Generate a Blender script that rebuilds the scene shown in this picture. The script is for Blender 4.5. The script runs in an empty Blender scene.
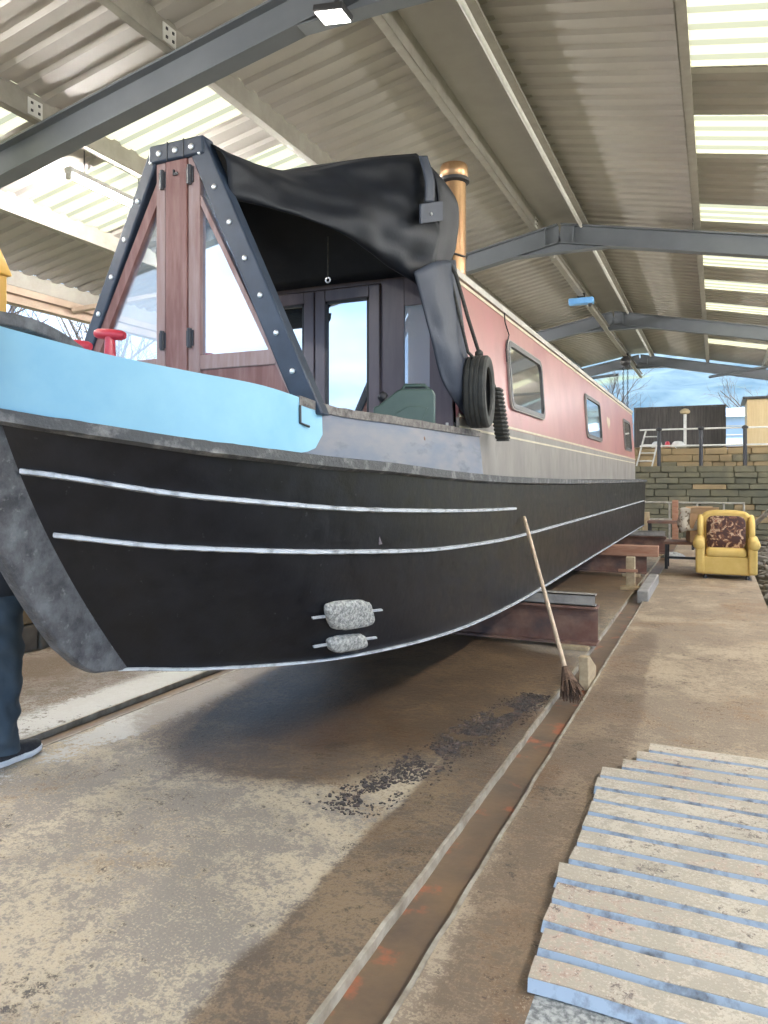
import bpy, bmesh, math, random
from mathutils import Vector, Matrix, noise as mnoise
R = random.Random(7)
PI = math.pi
scene = bpy.context.scene
COL = scene.collection
V = Vector

# ------------------------------------------------------------------ materials
def nt_new(name):
    m = bpy.data.materials.new(name); m.use_nodes = True
    nt = m.node_tree
    for n in list(nt.nodes): nt.nodes.remove(n)
    out = nt.nodes.new('ShaderNodeOutputMaterial')
    return m, nt, out

def rgb(c): return (c[0], c[1], c[2], 1.0)

def mat(name, c1, c2=None, scale=5.0, rough=0.6, metal=0.0, bump=0.0, bscale=None, detail=6.0,
        lo=0.35, hi=0.65, c3=None, s3=1.0, lo3=0.5, hi3=0.7, stretch=(1, 1, 1), rough2=None, spec=0.5, distort=0.0, world=False):
    m, nt, out = nt_new(name)
    b = nt.nodes.new('ShaderNodeBsdfPrincipled')
    b.inputs['Base Color'].default_value = rgb(c1)
    b.inputs['Roughness'].default_value = rough
    b.inputs['Metallic'].default_value = metal
    b.inputs['Specular IOR Level'].default_value = spec
    nt.links.new(b.outputs[0], out.inputs[0])
    if c2 is None and bump == 0: return m
    if world:
        tc = nt.nodes.new('ShaderNodeNewGeometry'); src = tc.outputs['Position']
    else:
        tc = nt.nodes.new('ShaderNodeTexCoord'); src = tc.outputs['Object']
    mp = nt.nodes.new('ShaderNodeMapping'); mp.inputs['Scale'].default_value = stretch
    nt.links.new(src, mp.inputs[0]); vec = mp.outputs[0]
    def nz(sc, det=detail):
        n = nt.nodes.new('ShaderNodeTexNoise'); n.inputs['Scale'].default_value = sc
        n.inputs['Detail'].default_value = det; n.inputs['Roughness'].default_value = 0.62
        n.inputs['Distortion'].default_value = distort
        nt.links.new(vec, n.inputs['Vector']); return n.outputs['Fac']
    def ramp(fac, a, b_):
        r = nt.nodes.new('ShaderNodeMapRange'); r.inputs[1].default_value = a; r.inputs[2].default_value = b_
        nt.links.new(fac, r.inputs[0]); return r.outputs[0]
    if c2 is not None:
        f = ramp(nz(scale), lo, hi)
        mx = nt.nodes.new('ShaderNodeMix'); mx.data_type = 'RGBA'
        mx.inputs[6].default_value = rgb(c1); mx.inputs[7].default_value = rgb(c2)
        nt.links.new(f, mx.inputs[0]); colr = mx.outputs[2]
        if rough2 is not None:
            mr = nt.nodes.new('ShaderNodeMapRange'); mr.inputs[3].default_value = rough; mr.inputs[4].default_value = rough2
            nt.links.new(f, mr.inputs[0]); nt.links.new(mr.outputs[0], b.inputs['Roughness'])
        if c3 is not None:
            f3 = ramp(nz(s3), lo3, hi3)
            m3 = nt.nodes.new('ShaderNodeMix'); m3.data_type = 'RGBA'
            nt.links.new(colr, m3.inputs[6]); m3.inputs[7].default_value = rgb(c3)
            nt.links.new(f3, m3.inputs[0]); colr = m3.outputs[2]
        nt.links.new(colr, b.inputs['Base Color'])
    if bump:
        bp = nt.nodes.new('ShaderNodeBump'); bp.inputs['Strength'].default_value = bump; bp.inputs['Distance'].default_value = 0.02
        nt.links.new(nz(bscale or scale * 3), bp.inputs['Height']); nt.links.new(bp.outputs[0], b.inputs['Normal'])
    return m

def emis(name, c, s):
    m, nt, out = nt_new(name)
    e = nt.nodes.new('ShaderNodeEmission'); e.inputs[0].default_value = rgb(c); e.inputs[1].default_value = s
    nt.links.new(e.outputs[0], out.inputs[0]); return m

def glassy(name, tint, refl, rough=0.02, body=None, through=0.5):
    """window pane: part mirror, part clear, part plain diffuse tint"""
    m, nt, out = nt_new(name)
    g = nt.nodes.new('ShaderNodeBsdfGlossy'); g.inputs[0].default_value = rgb((0.95, 0.97, 1.0)); g.inputs['Roughness'].default_value = rough
    t = nt.nodes.new('ShaderNodeBsdfTransparent'); t.inputs[0].default_value = rgb(tint)
    d = nt.nodes.new('ShaderNodeBsdfDiffuse'); d.inputs[0].default_value = rgb(body or (0.5, 0.6, 0.7))
    a = nt.nodes.new('ShaderNodeMixShader'); a.inputs[0].default_value = through
    nt.links.new(d.outputs[0], a.inputs[1]); nt.links.new(t.outputs[0], a.inputs[2])
    x = nt.nodes.new('ShaderNodeMixShader'); x.inputs[0].default_value = refl
    nt.links.new(a.outputs[0], x.inputs[1]); nt.links.new(g.outputs[0], x.inputs[2])
    nt.links.new(x.outputs[0], out.inputs[0]); return m

def translucent(name, c, frac=0.9):
    m, nt, out = nt_new(name)
    t = nt.nodes.new('ShaderNodeBsdfTranslucent'); t.inputs[0].default_value = rgb(c)
    d = nt.nodes.new('ShaderNodeBsdfDiffuse'); d.inputs[0].default_value = rgb(c)
    x = nt.nodes.new('ShaderNodeMixShader'); x.inputs[0].default_value = frac
    nt.links.new(d.outputs[0], x.inputs[1]); nt.links.new(t.outputs[0], x.inputs[2])
    nt.links.new(x.outputs[0], out.inputs[0]); return m

M = {}
M['tar'] = mat('black_bitumen', (0.0035, 0.0045, 0.007), (0.008, 0.009, 0.013), 9, spec=0.4, rough=0.3, rough2=0.42, bump=0.12, bscale=18, c3=(0.06, 0.06, 0.065), s3=26, lo3=0.66, hi3=0.76)
M['stem'] = mat('stem_steel', (0.14, 0.145, 0.155), (0.04, 0.04, 0.045), 9, rough=0.5, bump=0.5, bscale=40, c3=(0.2, 0.2, 0.2), s3=30, lo3=0.6, hi3=0.75)
M['worn'] = mat('highlight_rail_steel', (0.55, 0.57, 0.6), (0.16, 0.16, 0.17), 14, rough=0.4, metal=0.2, lo=0.5, hi=0.75)  # pale colour paints the highlight line onto the black rub rails
M['strake'] = mat('gunwale_strake', (0.07, 0.07, 0.07), (0.26, 0.25, 0.24), 10, rough=0.6, lo=0.5, hi=0.7, bump=0.4, bscale=30)
M['blue'] = mat('bow_blue_paint', (0.22, 0.46, 0.63), (0.29, 0.54, 0.67), 2.2, rough=0.42, c3=(0.17, 0.40, 0.62), s3=1.6, lo3=0.56, hi3=0.68)
M['coam'] = mat('coaming_paint', (0.12, 0.145, 0.20), (0.21, 0.20, 0.21), 3.0, rough=0.5, c3=(0.08, 0.095, 0.13), s3=5, lo3=0.55, hi3=0.7, stretch=(1, 0.6, 2))
M['coamtop'] = mat('rusty_edge', (0.10, 0.085, 0.08), (0.24, 0.22, 0.20), 22, rough=0.8, bump=0.5)
M['greyside'] = mat('cabin_lower_paint', (0.18, 0.16, 0.145), (0.27, 0.245, 0.22), 3, rough=0.5, c3=(0.16, 0.135, 0.125), s3=7, lo3=0.55, hi3=0.75, stretch=(1, 0.8, 0.35))
M['red'] = mat('faded_red_paint', (0.29, 0.098, 0.10), (0.39, 0.175, 0.155), 1.5, rough=0.33, c3=(0.36, 0.12, 0.13), s3=3, lo3=0.5, hi3=0.75, stretch=(1, 0.7, 0.5))
M['cream'] = mat('cream_line', (0.62, 0.55, 0.40), (0.50, 0.44, 0.32), 6, rough=0.5)
M['roofpaint'] = mat('cabin_roof_paint', (0.5, 0.47, 0.42), (0.36, 0.34, 0.31), 5, rough=0.6)
M['wood'] = mat('cratch_hardwood', (0.20, 0.075, 0.06), (0.33, 0.17, 0.15), 5, rough=0.5, stretch=(4, 4, 0.5), lo=0.4, hi=0.7, bump=0.15, bscale=20)
M['wood2'] = mat('weathered_stile', (0.30, 0.17, 0.15), (0.40, 0.28, 0.26), 6, rough=0.6, stretch=(5, 5, 0.5), bump=0.15, bscale=20)
M['navy'] = mat('navy_trim', (0.016, 0.026, 0.047), (0.028, 0.043, 0.07), 8, rough=0.4)
M['canvas'] = mat('black_canvas', (0.005, 0.0065, 0.011), (0.010, 0.0125, 0.019), 5, spec=0.35, rough=0.55, bump=0.08, bscale=60)
M['canvas2'] = mat('canvas_flap', (0.022, 0.029, 0.047), (0.036, 0.046, 0.072), 3, rough=0.6, bump=0.1, bscale=14)
M['door'] = mat('cabin_door_wood', (0.13, 0.11, 0.13), (0.17, 0.14, 0.16), 5, rough=0.35, stretch=(4, 4, 0.5))
M['dark'] = mat('dark_lining', (0.02, 0.018, 0.018), rough=0.8)
M['steelstud'] = mat('stud_steel', (0.75, 0.75, 0.76), rough=0.3, metal=0.9)
M['blackmetal'] = mat('black_metal', (0.03, 0.03, 0.035), rough=0.45)
M['rednib'] = mat('red_gloss', (0.52, 0.03, 0.05), (0.60, 0.06, 0.08), 8, rough=0.3)
M['glass_cratch'] = glassy('sky_tint_cratch_glass', (0.85, 0.92, 1.0), 0.52, body=(0.35, 0.47, 0.62), through=0.55)  # blue diffuse share stands in for sky seen in the pane
M['glass_clear'] = glassy('clear_cratch_glass', (0.92, 0.96, 1.0), 0.14, body=(0.5, 0.6, 0.7), through=0.88)
M['glass_pale'] = glassy('sky_sheen_glass', (0.6, 0.7, 0.8), 0.4, body=(0.62, 0.74, 0.86), through=0.1)  # pale blue body colour stands in for a bright sky reflection
M['glass_door'] = glassy('door_glass', (0.3, 0.3, 0.32), 0.62, body=(0.12, 0.14, 0.16), through=0.6)
M['glass_win'] = glassy('window_glass', (0.2, 0.2, 0.2), 0.7, rough=0.05, body=(0.2, 0.19, 0.16), through=0.3)
M['chim'] = mat('chimney_steel', (0.48, 0.30, 0.16), (0.30, 0.17, 0.09), 6, rough=0.32, metal=0.75, stretch=(1, 1, 0.4))
M['rubber'] = mat('tyre_rubber', (0.028, 0.028, 0.026), (0.05, 0.05, 0.045), 12, rough=0.75)
M['rope'] = mat('dark_rope', (0.035, 0.035, 0.035), (0.07, 0.068, 0.06), 40, rough=0.9)
M['can'] = mat('green_can', (0.05, 0.085, 0.07), (0.07, 0.11, 0.092), 4, rough=0.4)
M['zinc'] = mat('anode_metal', (0.55, 0.54, 0.50), (0.20, 0.20, 0.19), 55, rough=0.8, bump=1.0, bscale=60, lo=0.4, hi=0.62)
M['rafter'] = mat('grey_steel_paint', (0.125, 0.14, 0.165), (0.15, 0.165, 0.19), 2, rough=0.5)
M['purlin'] = mat('galvanised_purlin', (0.27, 0.255, 0.225), (0.33, 0.315, 0.28), 6, rough=0.5, metal=0.25)
M['sheet'] = mat('roof_sheet_grey', (0.385, 0.365, 0.345), (0.435, 0.415, 0.39), 1.2, rough=0.6)
M['ridge'] = mat('ridge_sheet', (0.33, 0.32, 0.30), (0.37, 0.36, 0.34), 2, rough=0.6)
M['sky'] = translucent('rooflight_grp', (0.36, 0.335, 0.215), 0.92)
M['tube'] = emis('lamp_tube', (1.0, 0.96, 0.90), 380.0)
M['flood'] = emis('flood_face', (1.0, 0.97, 0.9), 6.0)
M['white'] = mat('white_metal', (0.7, 0.7, 0.68), (0.6, 0.6, 0.58), 9, rough=0.5)
M['brownsteel'] = mat('brown_eaves_steel', (0.38, 0.28, 0.21), (0.44, 0.34, 0.26), 4, rough=0.6)
M['yellowpost'] = mat('yellow_paint', (0.72, 0.42, 0.08), (0.78, 0.50, 0.14), 5, rough=0.5)
M['rust'] = mat('rusty_beam', (0.16, 0.075, 0.055), (0.25, 0.15, 0.11), 5, rough=0.75, bump=0.3, c3=(0.10, 0.07, 0.065), s3=3, lo3=0.5, hi3=0.7)
M['greysteel'] = mat('grey_channel', (0.22, 0.21, 0.20), (0.34, 0.32, 0.29), 8, rough=0.6)
M['palewood'] = mat('pale_timber', (0.48, 0.38, 0.24), (0.34, 0.25, 0.15), 5, rough=0.8, stretch=(3, 0.6, 3), bump=0.2)
M['redwood'] = mat('reddish_timber', (0.33, 0.15, 0.09), (0.42, 0.24, 0.16), 5, rough=0.8, stretch=(0.6, 3, 3), bump=0.2)
M['broomwood'] = mat('broom_handle_wood', (0.62, 0.47, 0.33), (0.50, 0.36, 0.24), 8, rough=0.6, stretch=(3, 3, 0.5))
M['bristle'] = mat('broom_bristle', (0.10, 0.055, 0.035), (0.18, 0.11, 0.07), 40, rough=0.9)
M['chair'] = mat('yellow_upholstery', (0.68, 0.48, 0.16), (0.62, 0.42, 0.12), 6, rough=0.85, bump=0.1, bscale=80)
M['card'] = mat('cardboard', (0.48, 0.32, 0.19), (0.42, 0.27, 0.15), 5, rough=0.9)
M['fence'] = mat('dark_fence_board', (0.055, 0.05, 0.05), (0.11, 0.10, 0.095), 4, rough=0.8, stretch=(6, 6, 0.4))
M['shed'] = mat('shed_cladding', (0.60, 0.48, 0.29), (0.52, 0.40, 0.23), 4, rough=0.8, stretch=(6, 6, 0.3))
M['bluewall'] = mat('pale_blue_render', (0.42, 0.56, 0.75), (0.5, 0.63, 0.8), 2, rough=0.8)
M['rail'] = mat('pale_rail_paint', (0.45, 0.43, 0.38), (0.28, 0.26, 0.23), 10, rough=0.6)
M['bark'] = mat('tree_bark', (0.10, 0.085, 0.08), (0.16, 0.14, 0.13), 6, rough=0.9)
M['hill'] = mat('haze_tinted_woodland', (0.060, 0.105, 0.145), (0.13, 0.185, 0.22), 0.12, rough=1.0, c3=(0.17, 0.21, 0.13), s3=0.05, lo3=0.55, hi3=0.7, bump=1.0, bscale=0.3, spec=0.1)  # blue distance haze is mixed into the woodland colour
M['earth'] = mat('rough_ground', (0.20, 0.17, 0.12), (0.13, 0.14, 0.07), 0.7, rough=0.95, bump=0.3)
M['denim'] = mat('blue_grey_trousers', (0.035, 0.055, 0.075), (0.05, 0.075, 0.10), 6, rough=0.8)
M['jacket'] = mat('dark_jacket', (0.03, 0.035, 0.045), rough=0.8)
M['skin'] = mat('skin', (0.55, 0.34, 0.25), (0.5, 0.29, 0.21), 8, rough=0.5)
M['hair'] = mat('brown_hair', (0.06, 0.04, 0.03), (0.09, 0.06, 0.04), 30, rough=0.6)
M['shoe'] = mat('black_knit_shoe', (0.02, 0.02, 0.024), (0.035, 0.035, 0.04), 60, rough=0.8)
M['sole'] = mat('white_sole', (0.75, 0.76, 0.78), rough=0.6)
M['channel'] = mat('channel_rust', (0.20, 0.13, 0.075), (0.12, 0.085, 0.06), 3, rough=0.45, c3=(0.36, 0.12, 0.06), s3=5, lo3=0.58, hi3=0.68, bump=0.2, world=True)
M['edge'] = mat('pale_steel_edge', (0.42, 0.37, 0.29), (0.22, 0.18, 0.13), 9, rough=0.6, world=True)
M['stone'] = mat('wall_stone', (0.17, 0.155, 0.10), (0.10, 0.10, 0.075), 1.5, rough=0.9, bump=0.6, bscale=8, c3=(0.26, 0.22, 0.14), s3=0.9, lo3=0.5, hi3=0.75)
M['stonelit'] = mat('sunlit_stone', (0.36, 0.26, 0.14), (0.25, 0.19, 0.11), 1.5, rough=0.9, bump=0.6, bscale=8)  # wall stone again, lighter and more orange to stand in for sunlight
M['rubble'] = mat('dark_rubble', (0.10, 0.09, 0.075), (0.18, 0.16, 0.13), 3, rough=0.95, bump=0.4)
M['chips'] = mat('slag_chips', (0.065, 0.052, 0.046), (0.20, 0.13, 0.10), 14, rough=0.8, lo=0.5, hi=0.7, world=True)
M['panelblue'] = mat('sheet_galvanised_flank', (0.34, 0.40, 0.47), (0.12, 0.12, 0.125), 12, rough=0.5, lo=0.48, hi=0.68, world=True)
PANELTOP = lambda: concrete('sheet_worn_crest', (0.43, 0.365, 0.28), (0.58, 0.50, 0.385), (0.45, 0.29, 0.22), (0.17, 0.135, 0.11), [])
M['bluebox'] = mat('blue_plastic', (0.12, 0.34, 0.72), (0.16, 0.40, 0.78), 5, rough=0.5)
M['palefloral'] = mat('pale_floral_throw', (0.60, 0.55, 0.47), (0.20, 0.15, 0.10), 9, rough=0.9, lo=0.52, hi=0.58)

def floral():
    m, nt, out = nt_new('brown_floral_fabric')
    b = nt.nodes.new('ShaderNodeBsdfPrincipled'); b.inputs['Roughness'].default_value = 0.9
    tc = nt.nodes.new('ShaderNodeTexCoord')
    n = nt.nodes.new('ShaderNodeTexNoise'); n.inputs['Scale'].default_value = 9; n.inputs['Detail'].default_value = 2; n.inputs['Distortion'].default_value = 1.4
    nt.links.new(tc.outputs['Object'], n.inputs['Vector'])
    r = nt.nodes.new('ShaderNodeValToRGB'); r.color_ramp.interpolation = 'CONSTANT'
    e = r.color_ramp.elements
    e[0].position = 0; e[0].color = rgb((0.06, 0.028, 0.025))
    e[1].position = 0.50; e[1].color = rgb((0.17, 0.08, 0.05))
    a = e.new(0.58); a.color = rgb((0.50, 0.36, 0.24))
    a = e.new(0.66); a.color = rgb((0.30, 0.14, 0.09))
    nt.links.new(n.outputs['Fac'], r.inputs[0]); nt.links.new(r.outputs[0], b.inputs['Base Color'])
    nt.links.new(b.outputs[0], out.inputs[0]); return m
M['floral'] = floral()

def concrete(name, base, pale, brown, dark, wet_cfg, lime_cfg=()):
    """yard concrete: beige and grey blotches, brown staining, pitting, and soaked patches (a soft blob list) that are darker and glossier"""
    m, nt, out = nt_new(name); L = nt.links.new
    b = nt.nodes.new('ShaderNodeBsdfPrincipled'); L(b.outputs[0], out.inputs[0])
    g = nt.nodes.new('ShaderNodeNewGeometry'); pos = g.outputs['Position']
    def nz(sc, det=8, rough=0.62, dist=0.0, st=None):
        v = pos
        if st:
            mp = nt.nodes.new('ShaderNodeMapping'); mp.inputs['Scale'].default_value = st; L(pos, mp.inputs[0]); v = mp.outputs[0]
        n = nt.nodes.new('ShaderNodeTexNoise'); n.inputs['Scale'].default_value = sc; n.inputs['Detail'].default_value = det
        n.inputs['Roughness'].default_value = rough; n.inputs['Distortion'].default_value = dist
        L(v, n.inputs['Vector']); return n.outputs['Fac']
    def mr(f, a, c, lo=0.0, hi=1.0):
        r = nt.nodes.new('ShaderNodeMapRange'); r.interpolation_type = 'SMOOTHSTEP'
        r.inputs[1].default_value = a; r.inputs[2].default_value = c; r.inputs[3].default_value = lo; r.inputs[4].default_value = hi
        L(f, r.inputs[0]); return r.outputs[0]
    def mx(f, a, c):
        x = nt.nodes.new('ShaderNodeMix'); x.data_type = 'RGBA'; L(f, x.inputs[0])
        for i, q in ((6, a), (7, c)):
            if isinstance(q, tuple): x.inputs[i].default_value = rgb(q)
            else: L(q, x.inputs[i])
        return x.outputs[2]
    def ma(op, a, c):
        x = nt.nodes.new('ShaderNodeMath'); x.operation = op
        for i, q in enumerate((a, c)):
            if isinstance(q, (int, float)): x.inputs[i].default_value = q
            else: L(q, x.inputs[i])
        return x.outputs[0]
    n6, n25, n80 = nz(6.0, 8, 0.7), nz(24.0, 8, 0.75), nz(90.0, 4, 0.7)
    grain = ma('ADD', ma('ADD', ma('MULTIPLY', ma('SUBTRACT', n6, 0.5), 0.9), ma('MULTIPLY', ma('SUBTRACT', n25, 0.5), 0.9)), ma('MULTIPLY', ma('SUBTRACT', n80, 0.5), 0.6))
    def rag(sc, k=1.0, dist=0.0, st=None): return ma('ADD', nz(sc, 6, 0.6, dist, st), ma('MULTIPLY', grain, k))
    col = mx(mr(rag(1.05, 0.9), 0.44, 0.62), base, pale)
    col = mx(mr(rag(0.8, 0.6, 0.8), 0.52, 0.70), col, brown)
    col = mx(mr(rag(2.2, 1.1, 0.4), 0.60, 0.80), col, dark)
    col = mx(mr(n25, 0.575, 0.68), col, dark)
    col = mx(mr(ma('ADD', n80, ma('MULTIPLY', n6, 0.3)), 0.68, 0.80), col, pale)
    sep = nt.nodes.new('ShaderNodeSeparateXYZ'); L(pos, sep.inputs[0])
    wob = nz(1.1, 6, 0.6)
    def blobs(cfg, soft, ragk):
        w_all = None
        for (cx, cy, rx, ry, ang, amp) in cfg:
            ca, sa = math.cos(ang), math.sin(ang)
            dx = ma('SUBTRACT', sep.outputs[0], cx); dy = ma('SUBTRACT', sep.outputs[1], cy)
            u = ma('DIVIDE', ma('ADD', ma('MULTIPLY', dx, ca), ma('MULTIPLY', dy, sa)), rx)
            v = ma('DIVIDE', ma('SUBTRACT', ma('MULTIPLY', dy, ca), ma('MULTIPLY', dx, sa)), ry)
            d = ma('SQRT', ma('ADD', ma('MULTIPLY', u, u), ma('MULTIPLY', v, v)), 0)
            d = ma('ADD', d, ma('MULTIPLY', ma('ADD', ma('SUBTRACT', wob, 0.5), ma('MULTIPLY', grain, ragk)), 1.1))
            w = mr(d, 1.0 + soft, 1.0 - soft, 0.0, amp)
            w_all = w if w_all is None else ma('MAXIMUM', w_all, w)
        return w_all
    lime = blobs(lime_cfg, 0.12, 1.6)
    if lime is not None: col = mx(lime, col, (0.56, 0.54, 0.50))
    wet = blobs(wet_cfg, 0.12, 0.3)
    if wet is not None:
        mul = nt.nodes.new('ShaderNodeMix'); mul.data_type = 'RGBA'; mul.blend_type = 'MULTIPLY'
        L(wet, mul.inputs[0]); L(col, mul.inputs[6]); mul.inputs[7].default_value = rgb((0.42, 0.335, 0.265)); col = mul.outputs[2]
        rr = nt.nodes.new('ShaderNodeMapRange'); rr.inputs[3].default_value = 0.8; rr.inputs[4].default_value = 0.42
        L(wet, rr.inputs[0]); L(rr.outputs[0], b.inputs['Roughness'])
    else:
        b.inputs['Roughness'].default_value = 0.8
    L(col, b.inputs['Base Color'])
    bp = nt.nodes.new('ShaderNodeBump'); bp.inputs['Strength'].default_value = 0.6; bp.inputs['Distance'].default_value = 0.02
    L(nz(22, 8, 0.7), bp.inputs['Height']); L(bp.outputs[0], b.inputs['Normal'])
    return m

M['floor'] = concrete('dock_concrete', (0.265, 0.222, 0.18), (0.50, 0.405, 0.28), (0.24, 0.16, 0.095), (0.085, 0.07, 0.06),
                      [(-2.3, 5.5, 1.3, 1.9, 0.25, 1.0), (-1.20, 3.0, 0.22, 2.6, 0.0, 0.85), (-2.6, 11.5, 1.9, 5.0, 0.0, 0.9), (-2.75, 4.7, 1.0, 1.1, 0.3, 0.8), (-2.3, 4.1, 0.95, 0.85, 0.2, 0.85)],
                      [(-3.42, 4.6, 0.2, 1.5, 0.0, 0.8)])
M['walk'] = concrete('walkway_concrete', (0.26, 0.195, 0.135), (0.42, 0.325, 0.22), (0.25, 0.15, 0.08), (0.10, 0.07, 0.05),
                     [(-0.66, 4.6, 0.2, 3.4, 0.0, 0.6)])
M['paneltop'] = PANELTOP()
M['pale_floor'] = concrete('limed_concrete', (0.17, 0.125, 0.08), (0.34, 0.315, 0.28), (0.15, 0.095, 0.05), (0.09, 0.07, 0.05), [(-4.8, 4.8, 0.7, 1.2, 0.0, 0.6)], [(-3.95, 4.4, 0.22, 1.4, 0.0, 0.8)])

# ------------------------------------------------------------------ mesh builder
WORLD = {}
class MB:
    def __init__(s): s.v = []; s.f = []; s.m = []
    def add(s, vs, fs, m=0):
        o = len(s.v); s.v += [V(p) for p in vs]
        for f in fs: s.f.append([i + o for i in f]); s.m.append(m)
        return s
    def box(s, c, d, rot=None, m=0):
        c = V(c); hx, hy, hz = d[0] / 2, d[1] / 2, d[2] / 2
        P = [V((x * hx, y * hy, z * hz)) for z in (-1, 1) for (x, y) in ((-1, -1), (1, -1), (1, 1), (-1, 1))]
        if rot is not None: P = [rot @ p for p in P]
        return s.add([c + p for p in P], [(3, 2, 1, 0), (4, 5, 6, 7), (0, 1, 5, 4), (1, 2, 6, 5), (2, 3, 7, 6), (3, 0, 4, 7)], m)
    def bb(s, a, b, m=0):
        return s.box([(a[i] + b[i]) / 2 for i in range(3)], [abs(b[i] - a[i]) for i in range(3)], None, m)
    def bar(s, a, b, w, h, up=(0, 0, 1), m=0):
        a, b = V(a), V(b); d = (b - a); L = d.length; d.normalize()
        x = d.cross(V(up)); x = x.normalized() if x.length > 1e-6 else V((1, 0, 0))
        z = x.cross(d)
        rot = Matrix((x, d, z)).transposed()
        return s.box((a + b) / 2, (w, L, h), rot, m)
    def tube(s, pts, r, n=8, m=0, closed=False, cap=True):
        pts = [V(p) for p in pts]; N = len(pts)
        rs = r if isinstance(r, (list, tuple)) else [r] * N
        rings = []; prev = None
        for i, p in enumerate(pts):
            if closed: t = pts[(i + 1) % N] - pts[i - 1]
            else: t = pts[min(i + 1, N - 1)] - pts[max(i - 1, 0)]
            t = t.normalized() if t.length > 1e-9 else V((0, 0, 1))
            if prev is None:
                a = t.orthogonal().normalized()
            else:
                a = prev - t * prev.dot(t); a = a.normalized() if a.length > 1e-6 else t.orthogonal().normalized()
            prev = a; b = t.cross(a)
            rings.append([p + (a * math.cos(2 * PI * k / n) + b * math.sin(2 * PI * k / n)) * rs[i] for k in range(n)])
        return s.rings(rings, m, closed, cap)
    def rings(s, rings, m=0, closed=False, cap=True):
        n = len(rings[0]); N = len(rings); o = len(s.v)
        for r_ in rings: s.v += [V(p) for p in r_]
        for i in range(N if closed else N - 1):
            j = (i + 1) % N
            for k in range(n):
                l = (k + 1) % n
                s.f.append([o + i * n + k, o + i * n + l, o + j * n + l, o + j * n + k]); s.m.append(m)
        if cap and not closed:
            s.f.append([o + k for k in range(n)][::-1]); s.m.append(m)
            s.f.append([o + (N - 1) * n + k for k in range(n)]); s.m.append(m)
        return s
    def grid(s, rows, m=0, flip=False):
        n = len(rows[0]); o = len(s.v)
        for r_ in rows: s.v += [V(p) for p in r_]
        for i in range(len(rows) - 1):
            for k in range(n - 1):
                q = [o + i * n + k, o + i * n + k + 1, o + (i + 1) * n + k + 1, o + (i + 1) * n + k]
                s.f.append(q[::-1] if flip else q); s.m.append(m)
        return s
    def prism(s, poly, axis, a, b, m=0):
        """2-D polygon extruded along axis: 'y' polygons are (x,z), 'x' are (y,z), 'z' are (x,y)"""
        def p3(p, t): return {'y': (p[0], t, p[1]), 'x': (t, p[0], p[1]), 'z': (p[0], p[1], t)}[axis]
        n = len(poly); vs = [p3(p, a) for p in poly] + [p3(p, b) for p in poly]
        fs = [tuple(range(n))[::-1], tuple(range(n, 2 * n))] + [(i, (i + 1) % n, n + (i + 1) % n, n + i) for i in range(n)]
        return s.add(vs, fs, m)
    def lathe(s, prof, c, axis='z', n=20, m=0):
        c = V(c); rings = []
        for r_, t in prof:
            ring = []
            for k in range(n):
                a = 2 * PI * k / n; x, y = r_ * math.cos(a), r_ * math.sin(a)
                ring.append(c + V({'z': (x, y, t), 'x': (t, x, y), 'y': (x, t, y)}[axis]))
            rings.append(ring)
        return s.rings(rings, m)
    def build(s, name, mats, parent=None, smooth=None, bevel=0, seg=2, sub=0, solid=0):
        if not isinstance(mats, (list, tuple)): mats = [mats]
        if parent is None:
            xs = [p.x for p in s.v]; ys = [p.y for p in s.v]; zs = [p.z for p in s.v]
            org = V(((min(xs) + max(xs)) / 2, (min(ys) + max(ys)) / 2, min(zs)))
        else: org = WORLD[parent.name]
        me = bpy.data.meshes.new(name)
        me.from_pydata([tuple(p - org) for p in s.v], [], s.f)
        for mm in mats: me.materials.append(mm)
        me.polygons.foreach_set('material_index', s.m)
        bm = bmesh.new(); bm.from_mesh(me); bmesh.ops.recalc_face_normals(bm, faces=bm.faces); bm.to_mesh(me); bm.free()
        if smooth is not None:
            me.polygons.foreach_set('use_smooth', [True] * len(me.polygons))
            if smooth < 179: me.set_sharp_from_angle(angle=math.radians(smooth))
        me.update()
        o = bpy.data.objects.new(name, me); COL.objects.link(o)
        if parent is None: o.location = org
        else: o.parent = parent
        WORLD[o.name] = org
        if bevel:
            md = o.modifiers.new('bevel', 'BEVEL'); md.width = bevel; md.segments = seg; md.limit_method = 'ANGLE'; md.angle_limit = 0.6
            me.polygons.foreach_set('use_smooth', [True] * len(me.polygons)); me.set_sharp_from_angle(angle=math.radians(50))
            md.harden_normals = False
        if sub:
            md = o.modifiers.new('sub', 'SUBSURF'); md.levels = sub; md.render_levels = sub
        if solid:
            md = o.modifiers.new('solid', 'SOLIDIFY'); md.thickness = solid; md.offset = 0
        return o

def tag(o, label, cat, group=None, kind=None):
    o['label'] = label; o['category'] = cat
    if group: o['group'] = group
    if kind: o['kind'] = kind
    return o
def struct(o, label=None, cat=None):
    o['kind'] = 'structure'
    if label: o['label'] = label
    if cat: o['category'] = cat
    return o
def empty(name, loc, label=None, cat=None, group=None):
    o = bpy.data.objects.new(name, None); COL.objects.link(o); o.location = loc; o.empty_display_size = 0.1
    WORLD[o.name] = V(loc)
    if label: tag(o, label, cat, group)
    return o
def dup(root, loc, rotz=None, label=None):
    r = root.copy(); COL.objects.link(r); r.location = loc
    if rotz is not None: r.rotation_euler = (0, 0, rotz)
    if label: r['label'] = label
    for ch in list(root.children):
        c = ch.copy(); COL.objects.link(c); c.parent = r
        for g in list(ch.children):
            d = g.copy(); COL.objects.link(d); d.parent = c
    return r
def lerp(a, b, t): return a + (b - a) * t
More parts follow.
